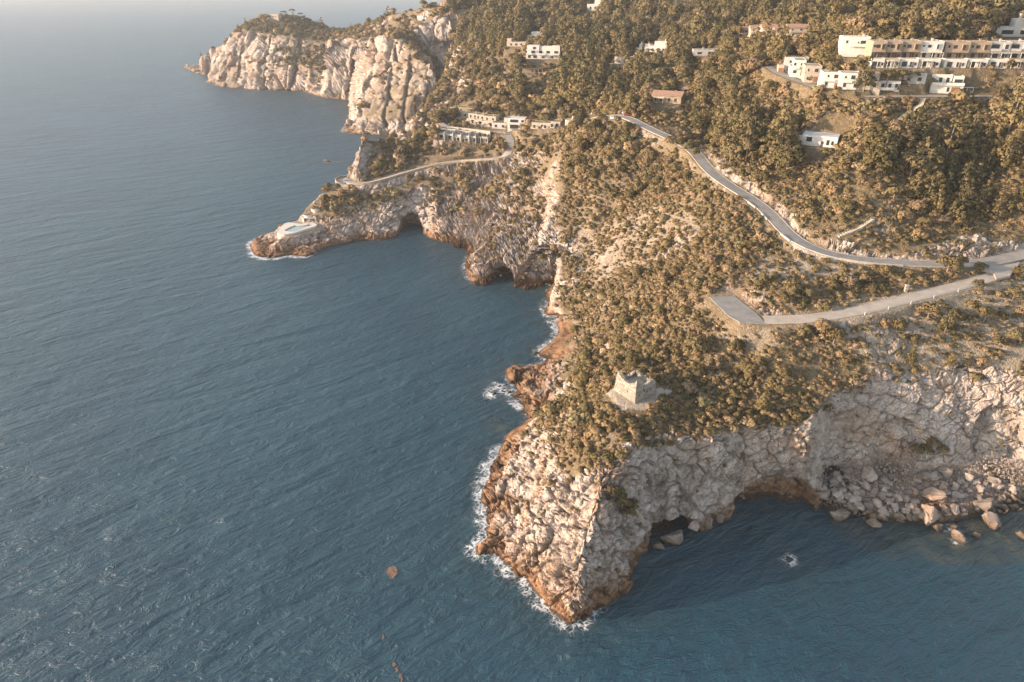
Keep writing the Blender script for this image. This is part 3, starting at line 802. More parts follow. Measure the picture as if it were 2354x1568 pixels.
for u, v, r, s in [(1095, 1110, 110, .85), (1110, 1040, 60, 0.65), (1085, 1190, 80, 0.7), (1075, 1270, 70, 0.7), (1150, 1300, 80, 0.75), (1230, 1370, 90, 0.8), (1310, 1430, 80, 0.8), (1380, 1410, 50, 0.35),
                   (1130, 890, 60, .55), (1200, 940, 50, 0.6), (1175, 1000, 40, 0.3), (1240, 800, 70, 0.7), (1275, 750, 60, 0.75), (1250, 720, 40, 0.4), (600, 580, 60, 1.0), (650, 590, 90, 0.9), (570, 560, 60, 0.7), (740, 575, 40, 0.35), (1065, 620, 50, 0.6), (790, 300, 40, 0.5), (752, 371, 30, .35), (1812, 1287, 30, .55), (2201, 1240, 25, .5), (2190, 1213, 25, .3), (600, 209, 60, 0.3), (720, 222, 40, 0.4), (470, 180, 40, 0.4)]:
    foam_s = np.maximum(foam_s, s * np.exp(-((su - u) ** 2 + ((sv - v) * 1.2) ** 2) / (r * r)))
reach = 0.8 + 6.5 * foam_s
foam = np.clip(1.0 - ds / reach, 0, 1) * np.clip(0.06 + foam_s * 0.9, 0, 1)
shal = np.clip(1 - ds / 16.0, 0, 1) * 0.35
cove = inpoly(su, sv, [(1880, 1150), (2353, 1100), (2500, 1100), (2500, 1290), (2300, 1300), (2050, 1290), (1920, 1230)])
shal = np.where(cove, np.clip(1.15 - ds / 20.0, 0, 1), shal)
for u, v, r in [(905, 1318, 0), (1140, 970, 25), (1150, 985, 20)]:
    if r:
        shal = np.maximum(shal, 0.7 * np.exp(-((su - u) ** 2 + (sv - v) ** 2 * 2) / (r * r)))
t = NT("sea")
pos = t.geo().outputs['Position']
fo = t.attr("foam"); shl = t.attr("shallow")
c_deep = t.mix(t.mr(t.noise(0.012, 3, 0.5), 0.3, 0.7), (0.009, 0.042, 0.063), (0.014, 0.055, 0.078))
blot = t.ramp(t.noise(0.16, 4, 0.6), [(0.35, (0.010, 0.022, 0.026)), (0.5, (0.030, 0.040, 0.032)), (0.68, (0.085, 0.075, 0.045))])
c = t.mix(t.math('MULTIPLY', shl, 0.8), c_deep, blot)
# lace of foam
warp = t.noise(0.35, 3, 0.6, kind='col')
vadd = t.n("ShaderNodeVectorMath", operation='MULTIPLY_ADD')
t.l(warp, vadd.inputs[0]); vadd.inputs[1].default_value = (3.2, 3.2, 0); t.l(pos, vadd.inputs[2])
lace = t.voro(0.55, vadd.outputs[0])
lace2 = t.voro(1.4, vadd.outputs[0])
cell = t.math('MINIMUM', t.math('MULTIPLY', lace, 1.0), t.math('MULTIPLY', lace2, 1.9))
nz_ = t.noise(0.25, 5, 0.65)
thr = t.math('MULTIPLY', fo, t.mr(nz_, 0.3, 0.7, 0.25, 1.5))
fm = t.mr(t.math('SUBTRACT', t.math('MULTIPLY', thr, 0.42), cell), 0.0, 0.16)
c = t.mix(t.math('MULTIPLY', fm, 0.92), c, (0.62, 0.63, 0.62))
swell = t.mapping((0.055, 0.17, 1), (0, 0, R(33)))
chop = t.mapping((0.30, 0.72, 1), (0, 0, R(28)))
rip = t.mapping((1.0, 2.2, 1), (0, 0, R(18)))
h1 = t.noise(0.55, 3, 0.55, swell, 0.4)
h2 = t.noise(0.6, 4, 0.62, chop, 0.7)
h3 = t.noise(0.9, 3, 0.6, rip, 0.5)
hh = t.math('ADD', t.math('MULTIPLY', h1, 3.2), t.math('ADD', t.math('MULTIPLY', h2, 1.45), t.math('MULTIPLY', h3, 0.30)))
nb = t.bump(hh, 1.0, 1.0)
t.setc(c, 0.16, nb, 0.5)
t.b.inputs['IOR'].default_value = 1.33
t.b.inputs['Specular IOR Level'].default_value = 0.85
t.l(t.mr(fm, 0, 1, 0.43, 0.7), t.b.inputs['Roughness'])
me = grid_mesh("sea", SX, SY, 0 * SX, np.ones((899, 899), bool), {"foam": foam, "shallow": shal})
me.materials.append(MATS["sea"])
sea = bpy.data.objects.new("sea", me)
sea["kind"] = "structure"
C.objects.link(sea)
#==STRUCTURES==
# ------------------------------------------------------------------ things
def tag(o, label=None, cat=None, group=None, kind=None):
    if label: o["label"] = label
    if cat: o["category"] = cat
    if group: o["group"] = group
    if kind: o["kind"] = kind
    return o


def empty(name, loc, rz=0.0):
    o = bpy.data.objects.new(name, None)
    o.empty_display_size = 0.5
    o.location = loc
    o.rotation_euler = (0, 0, rz)
    C.objects.link(o)
    return o


def link(name, me, parent=None, loc=None, rz=0.0):
    o = bpy.data.objects.new(name, me)
    if loc is not None: o.location = loc
    o.rotation_euler = (0, 0, rz)
    if parent is not None: o.parent = parent
    C.objects.link(o)
    return o


# ------------------------------------------------------------------ plants
def foliage_mat(name, stops, trans=0.25):
    t = NT(name)
    oi = t.n("ShaderNodeObjectInfo")
    c = t.ramp(oi.outputs['Random'], stops)
    nz = t.noise(0.9, 3, 0.6)
    c = t.mix(t.mr(nz, 0.35, 0.68, 0.0, 0.55), c, t.mix(1.0, c, (1.5, 1.35, 1.15), 'MULTIPLY'))
    t.setc(c, 0.75, None, 0.12)
    tr = t.n("ShaderNodeBsdfTranslucent"); t.l(c, tr.inputs[0])
    mx = t.n("ShaderNodeMixShader"); mx.inputs[0].default_value = trans
    t.l(t.b.outputs[0], mx.inputs[1]); t.l(tr.outputs[0], mx.inputs[2]); t.l(mx.outputs[0], t.out.inputs[0])
    return t.m


foliage_mat("scrub_leaves", [(0.0, (0.117, 0.099, 0.045)), (0.3, (0.169, 0.132, 0.064)), (0.55, (0.220, 0.163, 0.087)), (0.75, (0.272, 0.189, 0.112)), (0.9, (0.205, 0.180, 0.101)), (1.0, (0.316, 0.218, 0.142))])
foliage_mat("pine_needles", [(0.0, (0.082, 0.078, 0.034)), (0.35, (0.132, 0.109, 0.050)), (0.7, (0.172, 0.135, 0.063)), (0.9, (0.210, 0.160, 0.075)), (1.0, (0.135, 0.108, 0.056))])
foliage_mat("oak_leaves", [(0.0, (0.095, 0.079, 0.036)), (0.3, (0.135, 0.108, 0.050)), (0.55, (0.175, 0.132, 0.064)), (0.75, (0.150, 0.128, 0.066)), (0.9, (0.215, 0.155, 0.088)), (1.0, (0.235, 0.165, 0.105))])
foliage_mat("cypress_leaves", [(0.0, (0.074, 0.073, 0.038)), (1.0, (0.125, 0.113, 0.059))])
foliage_mat("bare_twigs", [(0.0, (0.18, 0.135, 0.10)), (1.0, (0.235, 0.175, 0.135))], 0.1)
foliage_mat("dry_tussock", [(0.0, (0.191, 0.150, 0.084)), (0.4, (0.293, 0.218, 0.127)), (0.8, (0.397, 0.300, 0.193)), (1.0, (0.146, 0.127, 0.068))], 0.2)
t = NT("bark")
t.setc(t.ramp(t.noise(1.5, 4, 0.6), [(0.3, (0.13, 0.095, 0.07)), (0.7, (0.26, 0.20, 0.155))]), 0.95)


def crown_mesh(name, clumps, per, size, mat, rng, squash=0.8, flat=0.35):
    """many leaf-sized faces spread over the outer part of each clump"""
    V = []; F = []; N = []
    cc = np.mean([c[:3] for c in clumps], 0)
    for cx, cy, cz, r in clumps:
        n = int(per * r * r / 1.0) + 8
        d = rng.normal(size=(n, 3)); d /= np.linalg.norm(d, axis=1)[:, None]
        d[:, 2] = np.where(d[:, 2] < -0.45, -d[:, 2], d[:, 2])
        rad = r * (0.62 + 0.45 * rng.random(n) ** 0.6)
        p = np.array([cx, cy, cz]) + d * rad[:, None] * np.array([1, 1, squash])
        nrm = d * 0.8 + rng.normal(size=(n, 3)) * flat
        out = p - cc; out /= np.linalg.norm(out, axis=1)[:, None] + 1e-6
        sn = d * 0.62 + out * 0.5 + rng.normal(size=(n, 3)) * 0.16
        sn /= np.linalg.norm(sn, axis=1)[:, None]
        nrm /= np.linalg.norm(nrm, axis=1)[:, None]
        a = np.cross(nrm, rng.normal(size=(n, 3))); a /= np.linalg.norm(a, axis=1)[:, None]
        b = np.cross(nrm, a)
        sz = size * (0.6 + 0.8 * rng.random(n))
        for i in range(n):
            k = len(V)
            s = sz[i]
            V += [p[i] - a[i] * s * 0.5 - b[i] * s * 0.35, p[i] + a[i] * s * 0.55 - b[i] * s * 0.25, p[i] + a[i] * s * 0.3 + b[i] * s * 0.5, p[i] - a[i] * s * 0.4 + b[i] * s * 0.45]
            F.append((k, k + 1, k + 2, k + 3))
            N += [sn[i]] * 4
    me = bpy.data.meshes.new(name)
    me.from_pydata([tuple(v) for v in V], [], F)
    me.polygons.foreach_set("use_smooth", np.ones(len(F), bool))
    me.normals_split_custom_set_from_vertices([tuple(n) for n in N])
    me.materials.append(MATS[mat])
    return me


def trunk_mesh(name, paths, mat="bark", sides=6):
    """tapered tubes; paths = list of [(x, y, z, r), ...]"""
    bm = bmesh.new()
    for pth in paths:
        rings = []
        for i, (x, y, z, r) in enumerate(pth):
            a = Vector(pth[max(0, i - 1)][:3]); b = Vector(pth[min(len(pth) - 1, i + 1)][:3])
            dr = (b - a).normalized()
            u = dr.cross(Vector((0.3, 0.9, 0.1))).normalized(); w = dr.cross(u)
            rings.append([bm.verts.new(Vector((x, y, z)) + (u * math.cos(q) + w * math.sin(q)) * r) for q in [2 * math.pi * j / sides for j in range(sides)]])
        for r1, r2 in zip(rings[:-1], rings[1:]):
            for j in range(sides):
                bm.faces.new((r1[j], r1[(j + 1) % sides], r2[(j + 1) % sides], r2[j]))
        bm.faces.new(rings[-1])
    bmesh.ops.recalc_face_normals(bm, faces=bm.faces)
    me = bpy.data.meshes.new(name)
    bm.to_mesh(me); bm.free()
    me.polygons.foreach_set("use_smooth", np.ones(len(me.polygons), bool))
    me.materials.append(MATS[mat])
    return me


def limbs(rng, h0, h1, n, reach, r=0.09, x0=0, y0=0):
    out = []
    for i in range(n):
        a = 2 * math.pi * (i + rng.random() * 0.6) / n
        h = h0 + (h1 - h0) * rng.random()
        out.append([(x0, y0, h, r), (x0 + math.cos(a) * reach * 0.5, y0 + math.sin(a) * reach * 0.5, h + reach * 0.25, r * 0.7), (x0 + math.cos(a) * reach, y0 + math.sin(a) * reach, h + reach * 0.4, r * 0.35)])
    return out


prng = np.random.default_rng(5)
PROTO = {}


def mk_shrub(i):
    n = 5 + i % 3
    cl = []
    for k in range(n):
        a = prng.random() * 6.28; q = 0.85 * math.sqrt(prng.random())
        r = 0.55 + 0.45 * prng.random()
        cl.append((math.cos(a) * q, math.sin(a) * q, 0.45 + 0.75 * prng.random() * (1 - 0.4 * q), r))
    return crown_mesh("shrub_%d" % i, cl, 46, 0.36, "scrub_leaves", prng)


def mk_tuft(i):
    cl = [(prng.normal() * 0.35, prng.normal() * 0.35, 0.12 + 0.12 * prng.random(), 0.3 + 0.25 * prng.random()) for k in range(4)]
    return crown_mesh("tuft_%d" % i, cl, 70, 0.26, "dry_tussock" if i % 2 else "scrub_leaves", prng, 0.7)


def mk_pine(i):
    h = 7.6 + 1.6 * prng.random()
    lean = prng.normal() * 0.3
    cl = []
    nl = 8
    for k in range(nl):
        f = k / (nl - 1)
        z = 1.7 + (h - 2.2) * f
        rad = (2.25 * (1 - f) ** 0.75 + 0.18) * (0.75 + 0.5 * prng.random())
        m = max(1, int(4.6 * (1 - f) + 1.2))
        a0 = prng.random() * 6
        for j in range(m):
            a = a0 + 2 * math.pi * j / m + prng.normal() * 0.25
            q = rad * (0.55 + 0.5 * prng.random()) if m > 1 else 0.1
            cl.append((lean * f + math.cos(a) * q, math.sin(a) * q, z + prng.normal() * 0.25, 0.62 + 0.42 * prng.random() * (1.1 - 0.5 * f)))
    cr = crown_mesh("pine_crown_%d" % i, cl, 40, 0.40, "pine_needles", prng, 0.72)
    tr = trunk_mesh("pine_trunk_%d" % i, [[(0, 0, -0.8, 0.2), (0, 0, 1.5, 0.17), (lean * 0.5, 0, h * 0.55, 0.12), (lean, 0, h - 0.6, 0.04)]] + limbs(prng, 1.5, h * 0.5, 5, 1.5, 0.07))
    return cr, tr


def mk_oak(i):
    h = 4.4 + 1.3 * prng.random()
    cl = []
    n = 15 + 3 * (i % 3)
    for k in range(n):
        a = prng.random() * 6.28; q = 2.0 * math.sqrt(prng.random())
        top = h - 0.9 - 0.28 * q * q
        cl.append((math.cos(a) * q, math.sin(a) * q, 1.3 + (top - 1.3) * (0.35 + 0.65 * prng.random()), 0.75 + 0.45 * prng.random()))
    cr = crown_mesh("oak_crown_%d" % i, cl, 40, 0.40, "oak_leaves", prng, 0.85)
    tr = trunk_mesh("oak_trunk_%d" % i, [[(0, 0, -0.8, 0.24), (0.05, 0.05, 1.3, 0.18), (0.1, -0.1, h - 1.2, 0.07)]] + limbs(prng, 1.0, 2.0, 4, 1.4, 0.09))
    return cr, tr


def mk_umbrella(i):
    h = 8.0 + 1.0 * i
    cl = []
    for k in range(34):
        a = prng.random() * 6.28; q = 3.6 * math.sqrt(prng.random())
        cl.append((math.cos(a) * q, math.sin(a) * q * 0.92, h - 0.6 - 0.085 * q * q + prng.normal() * 0.22, 0.62 + 0.35 * prng.random()))
    cr = crown_mesh("umbrella_crown_%d" % i, cl, 52, 0.38, "pine_needles", prng, 0.55)
    tr = trunk_mesh("umbrella_trunk_%d" % i, [[(0, 0, -0.8, 0.26), (0.1, 0, h * 0.45, 0.2), (0.15, 0.1, h - 1.8, 0.13)]] + limbs(prng, h * 0.45, h * 0.62, 6, 2.6, 0.1, 0.1))
    return cr, tr


def mk_cypress(i):
    h = 7.5 + 1.5 * i
    cl = []
    for k in range(15):
        f = k / 14
        cl.append((prng.normal() * 0.08, prng.normal() * 0.08, 0.7 + (h - 0.9) * f, 0.22 + 0.58 * math.sin(math.pi * min(1, 0.22 + 0.76 * f)) ** 0.8))
    cr = crown_mesh("cypress_crown_%d" % i, cl, 75, 0.33, "cypress_leaves", prng, 1.25)
    tr = trunk_mesh("cypress_trunk_%d" % i, [[(0, 0, -0.8, 0.14), (0, 0, 1.0, 0.12), (0, 0, h * 0.7, 0.04)]])
    return cr, tr


def mk_bare(i):
    cl = [(math.cos(a) * q, math.sin(a) * q, 2.0 + 1.8 * prng.random(), 0.6 + 0.4 * prng.random()) for a, q in [(prng.random() * 6.28, 1.5 * math.sqrt(prng.random())) for _ in range(12)]]
    cr = crown_mesh("bare_crown_%d" % i, cl, 26, 0.30, "bare_twigs", prng, 0.9, 0.8)
    tr = trunk_mesh("bare_trunk_%d" % i, [[(0, 0, -0.8, 0.16), (0, 0, 1.2, 0.13), (0.1, 0.1, 3.0, 0.05)]] + limbs(prng, 0.9, 1.8, 6, 1.6, 0.08))
    return cr, tr


PROTO['shrub'] = [mk_shrub(i) for i in range(6)]
PROTO['tuft'] = [mk_tuft(i) for i in range(4)]
PROTO['pine'] = [mk_pine(i) for i in range(6)]
PROTO['oak'] = [mk_oak(i) for i in range(6)]
PROTO['umbrella'] = [mk_umbrella(i) for i in range(2)]
PROTO['cypress'] = [mk_cypress(i) for i in range(2)]
PROTO['bare'] = [mk_bare(i) for i in range(2)]

# plant cover surveyed from the photograph: polygon, scrub cover, tree cover, pine share, size
VEG = [
    ([(1030, -80), (2500, -80), (2500, 200), (1950, 200), (1800, 180), (1640, 300), (1450, 270), (1300, 280), (1150, 290), (1060, 250), (1040, 180)], .8, .80, .24, 1.0),
    ([(1300, 95), (1460, 85), (1490, 180), (1500, 225), (1380, 285), (1250, 232), (1262, 150)], .7, .9, .92, 1.12),
    ([(1050, 30), (1180, 20), (1200, 100), (1080, 150)], .7, .85, .75, 1.1),
    ([(1640, 300), (1800, 190), (2500, 225), (2500, 340), (2100, 330), (2050, 420), (1900, 425), (1800, 405), (1640, 352)], .85, .72, .62, 1.0),
    ([(2080, 260), (2353, 300), (2353, 400), (2240, 400), (2110, 330)], .7, .25, .8, .85),
    ([(1990, 440), (2100, 345), (2500, 340), (2500, 525), (2150, 520), (2040, 480)], .6, .82, .85, .80),
    ([(1640, 362), (1800, 410), (1960, 440), (2050, 490), (2200, 545), (1950, 570), (1850, 512), (1740, 440)], .78, .16, .3, .8),
    ([(1290, 300), (1450, 285), (1600, 350), (1780, 500), (1790, 560), (1650, 660), (1480, 800), (1320, 800), (1290, 720), (1290, 580), (1230, 470), (1180, 400)], .93, .13, .15, .66),
    ([(1300, 300), (1450, 285), (1600, 350), (1580, 430), (1420, 480), (1330, 440)], .97, .62, .15, .85),
    ([(1290, 560), (1420, 490), (1560, 490), (1640, 520), (1500, 600), (1360, 660)], .52, .04, .2, .6),
    ([(1400, 640), (1640, 640), (1600, 720), (1480, 800), (1330, 800)], .92, .05, .2, .6),
    ([(1330, 790), (1480, 790), (1640, 700), (1680, 760), (1850, 760), (1990, 760), (2000, 880), (1880, 925), (1840, 985), (1640, 1000), (1480, 1030), (1400, 1000), (1240, 990), (1240, 950), (1320, 900)], .93, .20, .1, .72),
    ([(1300, 1000), (1420, 990), (1480, 1030), (1390, 1080), (1300, 1090), (1240, 1020)], .62, .02, 0, .6),
    ([(1780, 640), (2000, 600), (2280, 610), (2280, 640), (1800, 735), (1740, 690)], .72, .2, .15, .75),
    ([(1760, 575), (1900, 595), (1990, 635), (1820, 645), (1740, 630)], .25, .02, .15, .6),
    ([(1640, 745), (1770, 755), (1780, 800), (1700, 800)], .3, .04, .1, .6),
    ([(1900, 705), (2500, 650), (2500, 850), (2000, 880)], .38, .12, .35, .8),
    ([(2000, 770), (2060, 770), (2060, 860), (2010, 870)], .08, 0, 0, .6),
    ([(835, 308), (1010, 290), (1050, 350), (990, 362), (850, 412)], .85, .18, .1, .75),
    ([(1000, 340), (1160, 345), (1290, 350), (1290, 560), (1180, 560), (1080, 555), (990, 440)], .42, .06, .1, .8),
    ([(985, 440), (1080, 430), (1150, 470), (1290, 500), (1290, 680), (1090, 680), (1060, 575), (985, 560)], .14, .01, .1, .7),
    ([(735, 430), (770, 425), (830, 440), (830, 490), (790, 500), (735, 465)], .95, .3, 0, .8),
    ([(830, 440), (990, 400), (1060, 380), (1160, 372), (1150, 400), (980, 440), (840, 470)], .6, .15, 0, .75),
    ([(1040, 250), (1180, 262), (1460, 262), (1440, 290), (1300, 340), (1170, 360), (1060, 350), (1000, 300)], .7, .35, .15, .8),
    ([(540, 60), (625, 20), (690, 30), (800, 75), (750, 100), (660, 82), (560, 74)], .97, .45, .05, .55),
    ([(590, 142), (690, 110), (760, 105), (750, 200), (640, 155)], .85, .2, .1, .8),
    ([(780, 85), (840, 50), (900, 25), (870, 80), (800, 100)], .95, .3, .05, .55),
    ([(990, 130), (1060, 100), (1090, 200), (1040, 280), (960, 300), (1000, 200)], .9, .45, .2, .9),
    ([(1085, 1030), (1225, 1000), (1300, 1090), (1400, 1080), (1480, 1040), (1700, 1010), (1860, 1010), (1890, 940), (2353, 870), (2500, 900), (2500, 1250), (1880, 1250), (1320, 1450), (1080, 1280)], .035, 0, 0, .7),
    ([(1150, 820), (1290, 800), (1300, 880), (1230, 960), (1150, 940)], .05, 0, 0, .6),
    ([(560, 580), (640, 500), (700, 470), (760, 500), (900, 470), (1000, 470), (1085, 560), (900, 570), (640, 615)], .03, 0, 0, .6),
    ([(450, 175), (490, 110), (560, 76), (660, 84), (600, 140), (640, 160), (700, 215)], .06, 0, 0, .7),
    ([(745, 230), (745, 105), (770, 95), (800, 90), (840, 115), (870, 85), (980, 140), (990, 200), (950, 310), (780, 310)], .10, .01, 0, .8),
    ([(810, 310), (840, 305), (855, 340), (835, 410), (805, 410)], .05, 0, 0, .6),
    ([(860, 75), (960, 30), (1030, 20), (1040, 100), (990, 140), (900, 110)], .6, .14, .1, .65),
]
NOTREE = []    # open views kept free of trees
BUILT = []     # footprints (x, y, radius) kept free of plants


def cover(x, y, z, slope):
    u, v = proj(x, y, z)
    n = len(x)
    jit = RNG.normal(size=(2, n)) * 7
    sc = np.full(n, .38); tc = np.full(n, .04); ps = np.full(n, .2); sz = np.full(n, .7)
    for pl, a, b, c, d_ in VEG:
        m = inpoly(u + jit[0], v + jit[1], pl)
        sc[m] = a; tc[m] = b; ps[m] = c; sz[m] = d_
    steep = sstep(1.05, 1.8, slope)
    forest = (tc > .2) | (sc > .65)
    steepf = np.where(forest, steep * 0.25, steep)
    sc = sc * (1 - 0.90 * steepf); tc = tc * (1 - 0.95 * steepf)
    bare = samp(BARE, x, y)
    low = sstep(3.0, 8.0, z)
    ok = (bare < 0.25) & (z > 2.5)
    sc = sc * ok * low; tc = tc * ok * low
    for bx, by, br in BUILT:
        k_ = ((x - bx) ** 2 + (y - by) ** 2 < br * br)
        sc[k_] = 0; tc[k_] = 0
    for bx, by, br in NOTREE:
        tc[(x - bx) ** 2 + (y - by) ** 2 < br * br] = 0
    inview = (u > -140) & (u < 2500) & (v > -90) & (v < 1640)
    return u, v, sc * inview, tc * inview, ps, sz


def scatter(cell, ymin, ymax):
    xs_ = np.arange(-560, 720, cell); ys_ = np.arange(ymin, ymax, cell)
    X, Y = np.meshgrid(xs_, ys_)
    X = (X + (RNG.random(X.shape) - .5) * cell * .95).ravel(); Y = (Y + (RNG.random(Y.shape) - .5) * cell * .95).ravel()
    Z = samp(H, X, Y)
    m = (Z > 2.0) & (X / Y > -0.6) & (X / Y < 1.25)
    return X[m], Y[m], Z[m]


# ------------------------------------------------------------------ building helpers
class MB:
    """collects boxes, prisms and tubes into ONE mesh"""
    def __init__(self):
        self.v = []; self.f = []

    def box(self, x0, x1, y0, y1, z0, z1):
        k = len(self.v)
        self.v += [(x0, y0, z0), (x1, y0, z0), (x1, y1, z0), (x0, y1, z0), (x0, y0, z1), (x1, y0, z1), (x1, y1, z1), (x0, y1, z1)]
        self.f += [(k, k + 3, k + 2, k + 1), (k + 4, k + 5, k + 6, k + 7), (k, k + 1, k + 5, k + 4), (k + 1, k + 2, k + 6, k + 5), (k + 2, k + 3, k + 7, k + 6), (k + 3, k, k + 4, k + 7)]
        return self

    def prism(self, poly, z0, z1):
        k = len(self.v); n = len(poly)
        zz0 = z0 if hasattr(z0, '__len__') else [z0] * n
        zz1 = z1 if hasattr(z1, '__len__') else [z1] * n
        self.v += [(p[0], p[1], a) for p, a in zip(poly, zz0)] + [(p[0], p[1], a) for p, a in zip(poly, zz1)]
        self.f += [tuple(k + n - 1 - i for i in range(n)), tuple(k + n + i for i in range(n))]
        self.f += [(k + i, k + (i + 1) % n, k + n + (i + 1) % n, k + n + i) for i in range(n)]
        return self

    def tube(self, p, q, r, sides=6, r2=None):
        p, q = Vector(p), Vector(q); d_ = (q - p).normalized()
        u = d_.cross(Vector((0.31, 0.87, 0.2))).normalized(); w = d_.cross(u)
        k = len(self.v); r2 = r if r2 is None else r2
        for c_, rr in ((p, r), (q, r2)):
            self.v += [tuple(c_ + (u * math.cos(2 * math.pi * j / sides) + w * math.sin(2 * math.pi * j / sides)) * rr) for j in range(sides)]
        self.f += [(k + j, k + (j + 1) % sides, k + sides + (j + 1) % sides, k + sides + j) for j in range(sides)]
        self.f += [tuple(k + sides - 1 - j for j in range(sides)), tuple(k + sides + j for j in range(sides))]
        return self

    def gable(self, x0, x1, y0, y1, z0, z1, over=0.4, th=0.18):
        """pitched roof, ridge along x"""
        ym_ = (y0 + y1) / 2; k = len(self.v)
        x0 -= over; x1 += over; y0 -= over; y1 += over
        self.v += [(x0, y0, z0), (x1, y0, z0), (x1, ym_, z1), (x0, ym_, z1), (x0, y1, z0), (x1, y1, z0)]
        self.v += [(x0, y0, z0 - th), (x1, y0, z0 - th), (x0, y1, z0 - th), (x1, y1, z0 - th)]
        a = k
        self.f += [(a, a + 1, a + 2, a + 3), (a + 3, a + 2, a + 5, a + 4), (a + 6, a + 7, a + 1, a), (a + 8, a + 4, a + 5, a + 9), (a + 6, a, a + 3, a + 4, a + 8), (a + 1, a + 7, a + 9, a + 5, a + 2), (a + 7, a + 6, a + 8, a + 9)]
        return self

    def build(self, name, mat, parent=None, loc=None, rz=0.0, bevel=0.0):
        me = bpy.data.meshes.new(name)
        me.from_pydata(self.v, [], self.f)
        bm = bmesh.new(); bm.from_mesh(me); bmesh.ops.recalc_face_normals(bm, faces=bm.faces)
        if bevel:
            bmesh.ops.bevel(bm, geom=list(bm.edges), offset=bevel, segments=2, affect='EDGES', clamp_overlap=True)
        bm.to_mesh(me); bm.free()
        me.materials.append(MATS[mat])
        return link(name, me, parent, loc, rz)


def plain(name, c, rough=0.85, var=0.12, scale=0.6, bump=0.0):
    t = NT(name)
    n = t.noise(scale, 5, 0.62)
    n2 = t.noise(scale * 9, 4, 0.65)
    lo = tuple(x * (1 - var * 1.6) for x in c); hi = tuple(min(1, x * (1 + var)) for x in c)
    col = t.ramp(n, [(0.3, lo), (0.7, hi)])
    col = t.mix(t.mr(n2, 0.35, 0.75, 0.0, 0.22), col, tuple(x * 0.6 for x in c))
    t.setc(col, rough, t.bump(n2, bump, 0.05) if bump else None, 0.25)
    return t.m


plain("white_plaster", (0.55, 0.515, 0.465), 0.85, 0.08)
plain("cream_plaster", (0.39, 0.325, 0.255), 0.85, 0.10)
plain("grey_plaster", (0.41, 0.39, 0.36), 0.85, 0.10)
plain("tan_plaster", (0.33, 0.248, 0.178), 0.9, 0.13)
plain("pink_plaster", (0.50, 0.33, 0.24), 0.9, 0.12)
plain("grass_roof", (0.165, 0.145, 0.06), 0.95, 0.25, 1.2)
plain("gravel_roof", (0.30, 0.25, 0.19), 0.95, 0.18, 1.0)
plain("pale_roof", (0.50, 0.50, 0.49), 0.8, 0.10)
plain("garage_wood", (0.22, 0.11, 0.058), 0.6, 0.12, 2.0)
plain("dark_timber", (0.10, 0.070, 0.050), 0.8, 0.15, 2.0)
plain("white_paint", (0.60, 0.58, 0.54), 0.5, 0.05)
plain("awning_cloth", (0.62, 0.55, 0.46), 0.9, 0.06)
plain("asphalt", (0.25, 0.233, 0.21), 0.9, 0.14, 0.35)
plain("worn_asphalt", (0.335, 0.295, 0.25), 0.9, 0.12, 0.35)
plain("kerb_stone", (0.40, 0.355, 0.30), 0.9, 0.15, 1.0)
plain("path_earth", (0.40, 0.33, 0.25), 0.95, 0.15, 1.0)
plain("deck_plaster", (0.60, 0.54, 0.46), 0.8, 0.08, 0.8)
plain("rail_metal", (0.42, 0.40, 0.37), 0.6, 0.1)
t = NT("pool_water"); t.setc((0.26, 0.34, 0.31), 0.25, t.bump(t.noise(1.5, 3), 0.2, 0.05), 0.5)
t = NT("window_glass"); t.setc((0.035, 0.035, 0.038), 0.12, None, 0.5)
t = NT("roof_tiles")
wv = t.n("ShaderNodeTexWave"); wv.inputs['Scale'].default_value = 3.0; wv.inputs['Distortion'].default_value = 0.4
t.l(t.geo().outputs['Position'], wv.inputs['Vector'])
t.setc(t.mix(t.noise(0.9, 4), (0.26, 0.155, 0.105), (0.35, 0.22, 0.15)), 0.9, t.bump(wv.outputs[1], 0.5, 0.06))


def masonry(name, lo, hi, sx, sz, joint=0.12):
    t = NT(name)
    co = t.n("ShaderNodeTexCoord")
    v_ = t.mapping((sx, sx, sz), vec=co.outputs['Object'])
    e = t.voro(1.0, v_)
    cn = t.n("ShaderNodeTexVoronoi", feature='F1'); cn.inputs['Scale'].default_value = 1.0; t.l(v_, cn.inputs['Vector'])
    sp_ = t.n("ShaderNodeSeparateColor"); t.l(cn.outputs['Color'], sp_.inputs[0])
    c = t.mix(sp_.outputs[0], lo, hi)
    c = t.mix(t.mr(t.noise(0.5, 5, 0.65), 0.3, 0.75, 0.0, 0.4), c, tuple(x * 0.6 for x in lo))
    c = t.mix(t.mr(e, 0.0, joint, 0.65, 0.0), c, tuple(x * 0.42 for x in lo))
    t.setc(c, 0.95, t.bump(t.math('ADD', t.mr(e, 0, 0.2), t.noise(3.0, 4)), 0.9, 0.16), 0.15)


masonry("rubble_masonry", (0.27, 0.235, 0.19), (0.47, 0.42, 0.36), 1.5, 2.6, 0.14)
masonry("garden_wall_stone", (0.34, 0.28, 0.21), (0.52, 0.45, 0.36), 1.6, 2.6)
masonry("warm_stone", (0.38, 0.29, 0.20), (0.54, 0.44, 0.33), 1.2, 1.8)
t = NT("boulder_rock")
oi = t.n("ShaderNodeObjectInfo")
c = rock_colour(t)
c = t.mix(oi.outputs['Random'], t.mix(1.0, c, (0.40, 0.38, 0.36), 'MULTIPLY'), t.mix(1.0, c, (0.74, 0.72, 0.70), 'MULTIPLY'))
sep = t.n("ShaderNodeSeparateXYZ"); t.l(t.geo().outputs['Position'], sep.inputs[0])
low = t.mr(t.math('ADD', sep.outputs['Z'], t.math('MULTIPLY', t.noise(0.5, 4), 2.4)), 2.2, 4.2, 0.85, 0.0)
